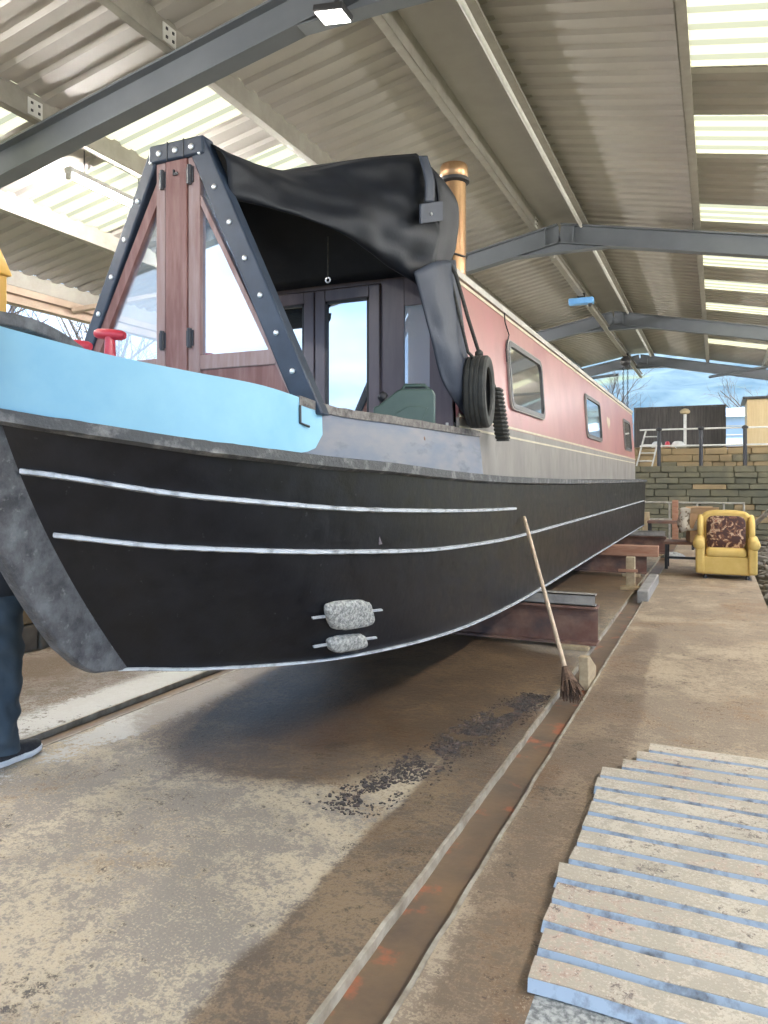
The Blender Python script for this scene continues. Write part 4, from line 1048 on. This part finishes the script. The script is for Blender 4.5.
# ------------------------------------------------------------------ armchair group
c = V((0.13, 13.2, 0.0))
ac = empty('armchair', c, 'yellow wing armchair on the concrete walkway', 'armchair')
def rb(a, b, nm, mtl, bev, par=ac, rot=None, seg=4):
    ctr = [(a[i] + b[i]) / 2 for i in range(3)]; m_ = MB().box(V(ctr) + c, [abs(b[i] - a[i]) for i in range(3)], rot); return m_.build(nm, mtl, par, bevel=bev, seg=seg)
rb((-0.36, -0.36, 0.07), (0.36, 0.32, 0.36), 'base', M['chair'], 0.03)
rb((-0.29, -0.38, 0.34), (0.29, 0.22, 0.47), 'seat_cushion', M['chair'], 0.05)
m_ = MB(); rows = []
prof = [(-0.36, 0.30), (-0.40, 0.55), (-0.405, 0.80), (-0.38, 0.96), (-0.30, 1.035), (-0.15, 1.055), (0, 1.06), (0.15, 1.055), (0.30, 1.035), (0.38, 0.96), (0.405, 0.80), (0.40, 0.55), (0.36, 0.30)]
m_.prism(prof, 'y', 0.22, 0.40); m_.v = [c + V((p.x, p.y + 0.10 * (p.z - 0.3), p.z)) for p in m_.v]
m_.build('backrest', M['chair'], ac, bevel=0.05, seg=4)
for sg in (-1, 1):
    m_ = MB(); m_.prism([(0.36, 0.52), (0.06, 0.56), (0.02, 0.70), (0.06, 0.84), (0.18, 0.94), (0.42, 0.99)], 'x', sg * 0.33, sg * 0.425); m_.v = [c + p for p in m_.v]
    m_.build('wing', M['chair'], ac, bevel=0.04, seg=4)
    m_ = MB(); m_.prism([(-0.38, 0.08), (-0.42, 0.40), (-0.42, 0.56), (0.34, 0.60), (0.34, 0.08)], 'x', sg * 0.31, sg * 0.44); m_.v = [c + p for p in m_.v]
    m_.build('arm', M['chair'], ac, bevel=0.035, seg=4)
    MB().tube([c + V((sg * 0.395, -0.45, 0.545)), c + V((sg * 0.395, -0.42, 0.545)), c + V((sg * 0.395, 0.3, 0.575))], [0.06, 0.085, 0.085], 18).build('arm_roll', M['chair'], ac, smooth=60)
    for y in (-0.30, 0.28):
        MB().lathe([(0.02, 0.07), (0.025, 0.05), (0.035, 0.03), (0.03, 0.0)], c + V((sg * 0.3, y, 0)), 'z', 12).build('foot', M['blackmetal'], ac, smooth=50)
cc = c + V((0.0, 0.06, 0.70))
m_ = MB(); rows = []
for a in range(17):
    th = lerp(-PI / 2, PI / 2, a / 16); row = []
    for b in range(33):
        ph = 2 * PI * b / 32
        def sp(x, e): return math.copysign(abs(x) ** e, x)
        x = sp(math.cos(ph), 0.35) * sp(math.cos(th), 0.6) * 0.29; z = sp(math.sin(ph), 0.35) * sp(math.cos(th), 0.6) * 0.28; y = sp(math.sin(th), 1.0) * 0.085
        row.append(cc + Matrix.Rotation(-0.22, 3, 'X') @ V((x, y, z)))
    rows.append(row)
m_.grid(rows); tag(m_.build('cushion', M['floral'], smooth=180), 'square brown floral cushion leaning in the yellow armchair', 'cushion')
c2 = V((-0.24, 14.15, 0.48))
cbx = empty('cardboard_box', c2, 'brown cardboard box standing on the low bench behind the armchair', 'box')
rz = Matrix.Rotation(0.2, 3, 'Z')
MB().box(c2 + V((0, 0, 0.25)), (0.46, 0.4, 0.50), rz).build('carton', M['card'], cbx, bevel=0.006)
for sg in (-1, 1): MB().box(c2 + rz @ V((0, sg * 0.23, 0.55)), (0.45, 0.008, 0.12), rz @ Matrix.Rotation(sg * -0.5, 3, 'X')).build('flap', M['card'], cbx)
m_ = MB(); rows = []
for a in range(13):
    row = []
    for b in range(13):
        u_, v_ = a / 12, b / 12; x = lerp(-0.36, 0.1, u_); z = 0.57 - 0.42 * v_ ** 1.4 * (1 - 0.35 * u_); y = -0.24 + 0.16 * (1 - v_) * 0.9
        row.append(c2 + V((x + 0.03 * math.sin(v_ * 7), y - 0.02 + 0.03 * math.sin(u_ * 11 + v_ * 3), z + 0.02 * math.sin(u_ * 9))))
    rows.append(row)
m_.grid(rows); tag(m_.build('throw', M['palefloral'], smooth=180, solid=0.02), 'pale patterned throw draped over the cardboard box', 'blanket')

# ------------------------------------------------------------------ rear yard
# lower railing
lr = empty('railing', (-0.6, 20.3, 0), 'pale tubular railing standing before the mossy stone wall', 'railing')
xa, xb = -1.75, 0.62
for z in (0.98, 0.55): MB().tube([(xa, 20.3, z), (xb, 20.3, z)], 0.025, 8).build('rail', M['rail'], lr, smooth=60)
for x in (-1.72, -1.1, -0.45, 0.15, 0.6): MB().tube([(x, 20.3, 0), (x, 20.3, 0.98)], 0.024, 8).build('post', M['rail'], lr, smooth=60)
# dark steel bench frames
def bench(c, w, d, h, label):
    b = empty('steel_bench', c, label, 'bench', 'steel benches behind the boat')
    c = V(c)
    MB().bb((c.x - w / 2, c.y - d / 2, h - 0.05), (c.x + w / 2, c.y + d / 2, h)).build('top', M['rust'], b, bevel=0.005)
    for sx in (-1, 1):
        for sy in (-1, 1): MB().bb((c.x + sx * (w / 2 - .04) - .025, c.y + sy * (d / 2 - .04) - .025, 0), (c.x + sx * (w / 2 - .04) + .025, c.y + sy * (d / 2 - .04) + .025, h - 0.05)).build('leg', M['blackmetal'], b)
    MB().bb((c.x - w / 2 + .04, c.y - d / 2 + .02, 0.18), (c.x + w / 2 - .04, c.y - d / 2 + .05, 0.22)).build('stretcher', M['blackmetal'], b)
    return b
bench((-0.95, 18.2, 0), 1.0, 0.5, 0.62, 'rusty topped steel bench in front of the pale railing')
bench((-0.42, 14.2, 0), 0.86, 0.5, 0.48, 'low steel bench under the cardboard box')
c = V((-0.80, 15.9, 0.0))
m_ = MB(); rows = []
for a in range(9):
    th = lerp(0, PI / 2, a / 8); rows.append([c + V((0.22 * math.cos(th) * math.cos(p_) * (1 + .2 * math.sin(3 * p_)), 0.18 * math.cos(th) * math.sin(p_), 0.1 * math.sin(th) * (1 + 0.3 * math.sin(2 * p_)))) for p_ in [2 * PI * b / 16 for b in range(17)]])
for nm, dz in ():
    pass
m_.grid(rows); tag(m_.build('plastic_bag', M['zinc'], smooth=180), 'crumpled pale grey bag on the walkway behind the low steel bench', 'bag')
for x, y, h, w, mt, lb in ((-1.62, 19.8, 0.75, 0.16, 'palewood', 'short pale timber post before the railing close to the boat stern'), (-0.95, 20.0, 1.05, 0.14, 'redwood', 'taller reddish timber post standing before the railing')):
    tag(MB().bb((x - w / 2, y - w / 2, 0), (x + w / 2, y + w / 2, h)).build('timber_post', M[mt], bevel=0.01), lb, 'post')
c = V((-0.68, 18.1, 0.62)); pot = empty('paint_tin', c, 'small red paint tin on the rusty topped bench', 'tin')
MB().lathe([(0.07, 0), (0.07, 0.2), (0.074, 0.205), (0.06, 0.21)], c, 'z', 16).build('tin', M['rednib'], pot, smooth=40)
MB().tube([c + V((0.07 * math.cos(q), 0, 0.19 + 0.1 * math.sin(q))) for q in [PI * k / 10 for k in range(11)]], 0.005, 6).build('handle', M['white'], pot)
# sloping pipe beside the walkway
tag(MB().tube([at(748, 530, Y=16.5), at(768, 512, Y=16.0), at(800, 485, Y=15.4)], 0.045, 10).build('pipe', M['rail'], smooth=60), 'pale pipe leaning over the dark rubble beside the walkway', 'pipe')
# terrace railing
tr_ = empty('railing', (0, BW + 0.25, 1.93), 'dark post railing with pale rails along the terrace above the stone wall', 'railing')
yr = BW + 0.25; base = 1.93
px = [at(u, 440, Y=yr).x for u in (659, 701, 745)] + [2.6, 4.4]
for z in (1.0, 0.55): MB().tube([(px[0] - 0.5, yr, base + z), (4.6, yr, base + z)], 0.024, 8).build('rail', M['white'], tr_, smooth=60)
for x in px:
    p_ = MB().tube([(x, yr, base), (x, yr, base + 0.98)], 0.05, 8).build('post', M['blackmetal'], tr_, smooth=60)
    MB().lathe([(0.05, 0), (0.085, 0.03), (0.085, 0.06), (0.03, 0.1)], (x, yr, base + 0.96), 'z', 12).build('post_cap', M['blackmetal'], p_, smooth=60)
# leaning white hurdle near the stern
h0 = at(634, 462, Y=yr - 0.1); h1 = at(646, 430, Y=yr + 0.1)
gt = empty('ladder', (h0.x, h0.y, base), 'pale leaning ladder frame behind the boat stern', 'ladder')
for dx in (0, 0.42):
    MB().tube([(h0.x + dx, yr + 0.55, base), (h1.x + dx * 0.9, yr + 0.12, base + 1.0)], 0.022, 8).build('stile', M['white'], gt, smooth=60)
for k in range(4):
    t_ = (k + 0.7) / 4.5; MB().tube([(lerp(h0.x, h1.x, t_), lerp(yr + .55, yr + .12, t_), base + t_), (lerp(h0.x + .42, h1.x + .38, t_), lerp(yr + .55, yr + .12, t_), base + t_)], 0.016, 8).build('rung', M['white'], gt)
# black board fence
fyy = 26.2; fz = 2.42
fx0, fx1 = at(634, 430, Y=fyy).x, at(726, 430, Y=fyy).x; ftop = at(690, 407, Y=fyy).z
fn = empty('board_fence', ((fx0 + fx1) / 2, fyy, fz), 'dark vertical board fence on the ground above the terrace', 'fence')
m_ = MB(); nb = 22
for k in range(nb):
    a = lerp(fx0, fx1, k / nb); b = lerp(fx0, fx1, (k + 1) / nb); off = 0.012 * (k % 2)
    m_.bb((a + 0.004, fyy - 0.012 - off, fz), (b - 0.004, fyy + 0.012 - off, ftop + R.uniform(-0.02, 0.02)))
m_.bb((fx0, fyy + 0.012, fz), (fx1, fyy + 0.02, ftop - 0.02)); m_.build('boards', M['fence'], fn)
for k in range(4):
    x = lerp(fx0 + .1, fx1 - .1, k / 3); MB().bb((x - .05, fyy + .02, fz), (x + .05, fyy + .12, ftop - .05)).build('post', M['fence'], fn)
m_ = MB(); m_.bb((fx0, fyy - .04, ftop - .01), (fx1, fyy + .05, ftop + .04)); m_.build('capping', M['fence'], fn)
# white service post before the fence
q = at(685, 447, Y=25.2); hz = at(685, 411, Y=25.2).z
sp_ = empty('bollard_light', (q.x, q.y, fz), 'slim white post with a yellowish cap in front of the dark fence', 'post')
MB().lathe([(0.06, 0), (0.06, 0.05), (0.045, 0.07), (0.045, hz - fz - 0.1)], (q.x, q.y, fz), 'z', 14).build('post', M['white'], sp_, smooth=40)
MB().lathe([(0.05, hz - fz - 0.1), (0.14, hz - fz - 0.07), (0.15, hz - fz), (0.09, hz - fz + 0.06), (0.01, hz - fz + 0.08)], (q.x, q.y, fz), 'z', 16).build('cap', M['shed'], sp_, smooth=50)
# clutter sacks on the terrace
for (u, w, mt, lb) in ((657, 0.32, 'white', 'white sack on the upper bank before the dark fence, nearest the boat'), (667.5, 0.16, 'rednib', 'red sack between the two white sacks before the dark fence'), (678, 0.38, 'white', 'wider white sack on the upper bank beside the slim white post')):
    q = at(u, 440, Y=24.3); m_ = MB(); rows = []
    for a in range(9):
        th = lerp(-PI / 2, PI / 2, a / 8)
        rows.append([V((q.x, 24.3, fz + 0.15)) + V((w / 2 * math.cos(th) ** .6 * math.cos(p_), 0.16 * math.cos(th) ** .6 * math.sin(p_), 0.15 * math.sin(th) + 0.012 * math.sin(4 * p_))) for p_ in [2 * PI * b / 16 for b in range(17)]])
    m_.grid(rows); tag(m_.build('sack', M[mt], smooth=180), lb, 'sack')
# shed
sx0 = at(747, 430, Y=25.0).x; stp = at(757, 399, Y=25.0).z
sh = empty('shed', (sx0 + 1.1, 26.0, fz), 'yellowish timber clad shed beside the terrace railing', 'shed')
m_ = MB()
for k in range(14):
    a = sx0 + k * 2.2 / 14; m_.bb((a + .004, 25.0 - 0.01 * (k % 2), fz), (a + 2.2 / 14 - .004, 25.03, stp))
m_.bb((sx0, 25.03, fz), (sx0 + 2.2, 27.0, stp)); m_.build('walls', M['shed'], sh)
MB().prism([(sx0 - .12, stp), (sx0 + 2.32, stp + .0), (sx0 + 2.32, stp + .07), (sx0 - .12, stp + .07)], 'y', 24.85, 27.2).build('roof', M['blackmetal'], sh)
MB().bb((sx0 + 0.9, 24.97, fz), (sx0 + 1.7, 24.99, stp - .2)).build('door', M['shed'], sh)
# pale blue house behind
bx = at(736, 430, Y=34.0).x; zt = at(736, 417, Y=34.0).z
hs = empty('house', (bx + 1, 36, fz), 'pale blue rendered building between the dark fence and the shed', 'building')
MB().bb((bx - 1.2, 34, fz), (bx + 4, 38, zt)).build('walls', M['bluewall'], hs)
for k in range(4): MB().bb((bx - 1.2, 33.96, lerp(fz, zt, (k + .6) / 4.6)), (bx + 4, 33.99, lerp(fz, zt, (k + .6) / 4.6) + .04)).build('weatherboard', M['white'], hs)
m_ = MB(); m_.prism([(33.7, zt), (38.3, zt), (36, zt + 0.55)], 'x', bx - 1.4, bx + 4.2); m_.build('roof', M['bluewall'], hs)

# hillside with woods
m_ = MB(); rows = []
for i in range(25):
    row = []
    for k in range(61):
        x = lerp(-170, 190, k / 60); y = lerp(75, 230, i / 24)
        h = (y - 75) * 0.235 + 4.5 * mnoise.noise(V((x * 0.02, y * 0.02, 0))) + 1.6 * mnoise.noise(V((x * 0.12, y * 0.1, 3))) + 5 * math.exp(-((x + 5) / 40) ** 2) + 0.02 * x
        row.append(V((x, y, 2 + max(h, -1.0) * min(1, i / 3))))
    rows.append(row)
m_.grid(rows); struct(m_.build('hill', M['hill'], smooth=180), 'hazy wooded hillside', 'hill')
# woods on the hill as lumpy crowns: one mass
rr = random.Random(31)
# bare trees
def bare_tree(base, h, seed, label, spread=0.9, dens=3, group='bare winter trees'):
    rr = random.Random(seed); m_ = MB(); base = V(base)
    def branch(p, d, L, r_, lev):
        pts = [p]; rs = [r_]; n = 4
        for k in range(n):
            d = (d + V((rr.gauss(0, .16), rr.gauss(0, .16), rr.gauss(0, .08) + 0.05))).normalized()
            p = p + d * L / n; pts.append(p); rs.append(r_ * lerp(1, 0.45, (k + 1) / n))
        m_.tube(pts, rs, 6 if lev == 0 else (5 if lev == 1 else 3), cap=False)
        if lev < dens:
            for q in range(7 if lev == 0 else 5):
                t_ = rr.uniform(0.35, 1.0); i0 = min(int(t_ * n), n - 1); bp = pts[i0].lerp(pts[i0 + 1], t_ * n - i0)
                a = rr.uniform(0, 2 * PI); ax = d.orthogonal().normalized(); ax = Matrix.Rotation(a, 3, d) @ ax
                nd = (d * rr.uniform(0.5, 1) + ax * spread * rr.uniform(.6, 1.1) + V((0, 0, 0.2))).normalized()
                branch(bp, nd, L * rr.uniform(0.5, 0.72), rs[i0] * 0.55, lev + 1)
    branch(base, V((0, 0, 1)), h * 0.5, h * 0.02, 0)
    return tag(m_.build('bare_tree', M['bark'], smooth=180), label, 'tree', group)
bare_tree((-17.5, 13.0, 0.75), 9.5, 1, 'bare winter tree seen under the eaves above the blue bow')
bare_tree((-23, 22.5, 0.75), 10.5, 2, 'bare winter tree seen through the cratch glass')
bare_tree((-29, 13.2, 0.75), 11, 3, 'bare winter tree behind the yellow post')
bare_tree((-15.5, 16.0, 0.75), 7.5, 7, 'bare winter tree with low spreading limbs by the cratch leg')
q = at(604, 400, Y=42); bare_tree((q.x, 42, 2.4), 6.5, 4, 'bare winter tree beyond the boat roof under the far gable')
q = at(640, 400, Y=50); bare_tree((q.x, 50, 2.4), 6.0, 5, 'bare winter tree on the hill foot above the dark fence')
q = at(752, 400, Y=48); bare_tree((q.x, 48, 2.4), 6.8, 6, 'bare winter tree behind the yellowish shed')

# yellow post on the far side of the dock
q = at(-6, 300, Y=4.6)
yp = empty('crane_post', (q.x, q.y, 0.8), 'yellow painted post with a sloping cap showing past the blue bow', 'post')
q1 = at(-2, 274, Y=4.6); q0 = at(-22, 230, Y=4.6)
MB().bb((q1.x - 0.16, q.y - 0.09, 0.8), (q1.x, q.y + 0.09, q1.z)).build('post', M['yellowpost'], yp, bevel=0.008)
MB().prism([(q1.x + 0.04, q1.z), (q1.x + 0.04, q1.z + 0.015), (q0.x, q0.z + 0.1), (q0.x - 0.14, q0.z + 0.1), (q1.x - 0.2, q1.z)], 'y', q.y - 0.11, q.y + 0.11).build('cap', M['yellowpost'], yp, bevel=0.006)

# ------------------------------------------------------------------ person beside the bow
pc = V((-3.65, 2.88, 0))
pe = empty('person', pc, 'person in blue-grey trousers and black trainers standing behind the bow', 'person')
# body: one skinned figure
names = {}
vs, es, rad = [], [], []
def jt(p, r_, par=None):
    vs.append(pc + V(p)); rad.append(r_ if isinstance(r_, tuple) else (r_, r_)); i = len(vs) - 1
    if par is not None: es.append((par, i))
    return i
pel = jt((0, 0, 0.95), (0.15, 0.11)); wa = jt((0, 0.0, 1.10), (0.135, 0.10), pel); chs = jt((0, -0.01, 1.32), (0.16, 0.11), wa); nk0 = jt((0, -0.01, 1.46), (0.075, 0.065), chs); nk = jt((0, 0.01, 1.53), 0.052, nk0)
hd1 = jt((0, 0.03, 1.60), (0.070, 0.080), nk); hd2 = jt((0, 0.03, 1.68), (0.076, 0.094), hd1); hd3 = jt((0, 0.02, 1.75), (0.05, 0.06), hd2)
for sg in (1, -1):
    hp = jt((sg * 0.09, 0, 0.88), 0.085, pel); kn = jt((sg * 0.10, 0.02, 0.49), 0.058, hp); cf = jt((sg * 0.10, -0.01, 0.34), 0.055, kn); an = jt((sg * 0.10, -0.02, 0.10), 0.040, cf)
    hl = jt((sg * 0.10, 0.0, 0.055), 0.038, an); to = jt((sg * 0.105, 0.15, 0.045), 0.03, hl)
    sh_ = jt((sg * 0.19, -0.01, 1.40), 0.062, chs); el = jt((sg * 0.25, -0.03, 1.12), 0.044, sh_); wr = jt((sg * 0.22, 0.19, 1.14), 0.030, el)
    pm = jt((sg * 0.215, 0.25, 1.16), (0.022, 0.036), wr)
    for dz, L in ((0.035, 0.085), (0.013, 0.095), (-0.009, 0.09), (-0.03, 0.07)):
        k1 = jt((sg * 0.212, 0.285, 1.165 + dz), 0.0095, pm); k2 = jt((sg * 0.203, 0.285 + L * 0.5, 1.16 + dz), 0.009, k1); jt((sg * 0.185, 0.285 + L * 0.85, 1.15 + dz), 0.008, k2)
    k1 = jt((sg * 0.20, 0.245, 1.205), 0.011, pm); jt((sg * 0.19, 0.275, 1.235), 0.0095, k1)
me = bpy.data.meshes.new('body'); me.from_pydata([tuple(v_ - pc) for v_ in vs], es, [])
bo = bpy.data.objects.new('body', me); COL.objects.link(bo); bo.parent = pe; me.materials.append(M['skin'])
md = bo.modifiers.new('skin', 'SKIN'); md.use_smooth_shade = True
for i, d_ in enumerate(me.skin_vertices[0].data): d_.radius = rad[i]; d_.use_root = (i == 0)
md = bo.modifiers.new('sub', 'SUBSURF'); md.levels = 1; md.render_levels = 1
def loft(stations, n=20, wr=0.0, seed=0.0):
    rings = []
    for (c_, rx, ry) in stations:
        ring = []
        for k in range(n):
            a = 2 * PI * k / n; q = V((c_[0] + rx * math.cos(a), c_[1] + ry * math.sin(a), c_[2]))
            w = wr * mnoise.noise(V((math.cos(a) * 1.5, math.sin(a) * 1.5 + seed, c_[2] * 14 + 0.8 * math.sin(a))))
            ring.append(pc + q + V((math.cos(a), math.sin(a), 0)) * w)
        rings.append(ring)
    return rings
m_ = MB()
for sg in (1, -1):
    key = [((sg * 0.095, -0.005, 0.93), 0.105, 0.125), ((sg * 0.10, 0.0, 0.75), 0.098, 0.11), ((sg * 0.102, 0.02, 0.5), 0.082, 0.088), ((sg * 0.102, 0.0, 0.32), 0.077, 0.088), ((sg * 0.10, -0.01, 0.16), 0.075, 0.085), ((sg * 0.10, 0.0, 0.07), 0.078, 0.098)]
    st = []
    for (a, b) in zip(key, key[1:]):
        for k in range(9): t_ = k / 9; st.append(([lerp(a[0][j], b[0][j], t_) for j in range(3)], lerp(a[1], b[1], t_), lerp(a[2], b[2], t_)))
    st.append((list(key[-1][0]), key[-1][1], key[-1][2]))
    m_.rings(loft(st, 26, 0.024, sg), cap=False)
m_.rings(loft([((0, -0.005, 0.84), 0.15, 0.10), ((0, -0.005, 0.9), 0.195, 0.13), ((0, 0, 1.0), 0.18, 0.128), ((0, 0, 1.08), 0.165, 0.12)], 24, 0.004))
m_.build('trousers', M['denim'], pe, smooth=180)
m_ = MB(); m_.rings(loft([((0, 0, 0.92), 0.20, 0.145), ((0, 0, 1.1), 0.18, 0.135), ((0, -0.01, 1.3), 0.205, 0.145), ((0, -0.01, 1.42), 0.17, 0.12), ((0, -0.005, 1.49), 0.085, 0.085)], 26, 0.006))
for sg in (1, -1): m_.tube([pc + V((sg * 0.15, -0.01, 1.40)), pc + V((sg * 0.20, -0.01, 1.38)), pc + V((sg * 0.25, -0.03, 1.12)), pc + V((sg * 0.223, 0.17, 1.13))], [0.08, 0.08, 0.062, 0.047], 14)
m_.build('jacket', M['jacket'], pe, smooth=180)
m_ = MB(); rows = []
for a in range(11):
    th = lerp(-0.1, PI / 2, a / 10); rows.append([pc + V((0.092 * math.cos(th) * math.cos(p_), 0.012 + 0.108 * math.cos(th) * math.sin(p_) - 0.01, 1.675 + 0.11 * math.sin(th) - (0.03 if math.sin(p_) < 0 else -0.03) * (1 - a / 10))) for p_ in [2 * PI * b / 24 for b in range(25)]])
m_.grid(rows); m_.build('hair', M['hair'], pe, smooth=180)
for sg in (1, -1):
    MB().lathe([(0.002, 0), (0.008, 0.003), (0.010, 0.008), (0.002, 0.013)], pc + V((sg * 0.03, 0.108, 1.652)), 'y', 10).build('eye', M['sole'], pe, smooth=180)
    MB().tube([pc + V((sg * 0.078, 0.01, 1.62)), pc + V((sg * 0.09, 0.0, 1.655)), pc + V((sg * 0.082, 0.015, 1.675))], [0.008, 0.013, 0.008], 8).build('ear', M['skin'], pe, smooth=180)
MB().tube([pc + V((0, 0.108, 1.655)), pc + V((0, 0.132, 1.618)), pc + V((0, 0.112, 1.61))], [0.008, 0.014, 0.012], 8).build('nose', M['skin'], pe, smooth=180)
MB().tube([pc + V((-0.022, 0.104, 1.583)), pc + V((0, 0.112, 1.582)), pc + V((0.022, 0.104, 1.583))], [0.004, 0.007, 0.004], 8).build('mouth', M['rednib'], pe, smooth=180)
for sg in (1, -1):
    fx, fy_ = sg * 0.103, 0.0
    def foot(z, grow, y0_=-0.085, y1_=0.25):
        pts = []
        for k in range(28):
            a = 2 * PI * k / 28; cyy = (y0_ + y1_) / 2; L = (y1_ - y0_) / 2 + grow
            y = cyy + L * math.sin(a); wf = 0.046 + 0.008 * math.sin(a) - (0.008 if abs(math.sin(a)) < 0.3 else 0)
            pts.append(pc + V((fx + (wf + grow) * math.copysign(abs(math.cos(a)) ** 0.8, math.cos(a)), y, z + 0.012 * max(0, math.sin(a)) ** 3)))
        return pts
    sh_ = MB().rings([foot(0.026, 0.0), foot(0.05, -0.001), [p if p.y < pc.y + 0.06 else V((pc.x + fx + (p.x - pc.x - fx) * 0.9, pc.y + 0.06 + (p.y - pc.y - 0.06) * 0.86, p.z - 0.008)) for p in foot(0.078, -0.006)], [V((pc.x + fx + (p.x - pc.x - fx) * 0.8, pc.y - 0.03 + (p.y - pc.y - 0.07) * 0.42, 0.115)) for p in foot(0.1, -0.01)]]).build('shoe', M['shoe'], pe, smooth=60)
    MB().rings([foot(0.0, -0.004), foot(0.006, 0.004), foot(0.03, 0.005), foot(0.034, 0.0)]).build('sole', M['sole'], sh_, smooth=50)
    m_ = MB()
    for k in range(4): y = 0.045 + 0.024 * k; z = 0.112 - 0.008 * k; m_.tube([pc + V((fx - 0.025, y, z - 0.012)), pc + V((fx, y + .004, z)), pc + V((fx + 0.025, y, z - 0.012))], 0.004, 6)
    m_.build('laces', M['blackmetal'], sh_)

# ------------------------------------------------------------------ light
w = bpy.data.worlds.new('world'); scene.world = w; w.use_nodes = True; nt = w.node_tree
for n in list(nt.nodes): nt.nodes.remove(n)
out = nt.nodes.new('ShaderNodeOutputWorld'); bg = nt.nodes.new('ShaderNodeBackground'); nt.links.new(bg.outputs[0], out.inputs[0])
tc = nt.nodes.new('ShaderNodeTexCoord'); n = nt.nodes.new('ShaderNodeTexNoise'); n.inputs['Scale'].default_value = 2.6; n.inputs['Detail'].default_value = 5
mp = nt.nodes.new('ShaderNodeMapping'); mp.inputs['Scale'].default_value = (1, 1, 2.5)
nt.links.new(tc.outputs['Generated'], mp.inputs[0]); nt.links.new(mp.outputs[0], n.inputs['Vector'])
r = nt.nodes.new('ShaderNodeValToRGB'); r.color_ramp.elements[0].position = 0.36; r.color_ramp.elements[0].color = (0.22, 0.43, 0.80, 1)
r.color_ramp.elements[1].position = 0.6; r.color_ramp.elements[1].color = (0.60, 0.75, 0.94, 1)
nt.links.new(n.outputs['Fac'], r.inputs[0]); nt.links.new(r.outputs[0], bg.inputs[0]); bg.inputs[1].default_value = 1.5
sun = bpy.data.lights.new('sun', 'SUN'); so = bpy.data.objects.new('sun', sun); COL.objects.link(so)
sun.energy = 6.0; sun.angle = math.radians(1.0); sun.color = (1.0, 0.93, 0.8)
dirv = V((0.45, -0.35, 0.95)).normalized()      # towards the sun
so.rotation_euler = dirv.to_track_quat('Z', 'Y').to_euler(); so.location = (10, -10, 30)

scene.view_settings.view_transform = 'Standard'; scene.view_settings.look = 'None'
scene.view_settings.gamma = 1.0; scene.view_settings.use_curve_mapping = False
scene.view_settings.exposure = 1.02
scene.cycles.use_denoising = True
scene.cycles.max_bounces = 8; scene.cycles.diffuse_bounces = 4; scene.cycles.transparent_max_bounces = 12
scene.cycles.sample_clamp_indirect = 8.0
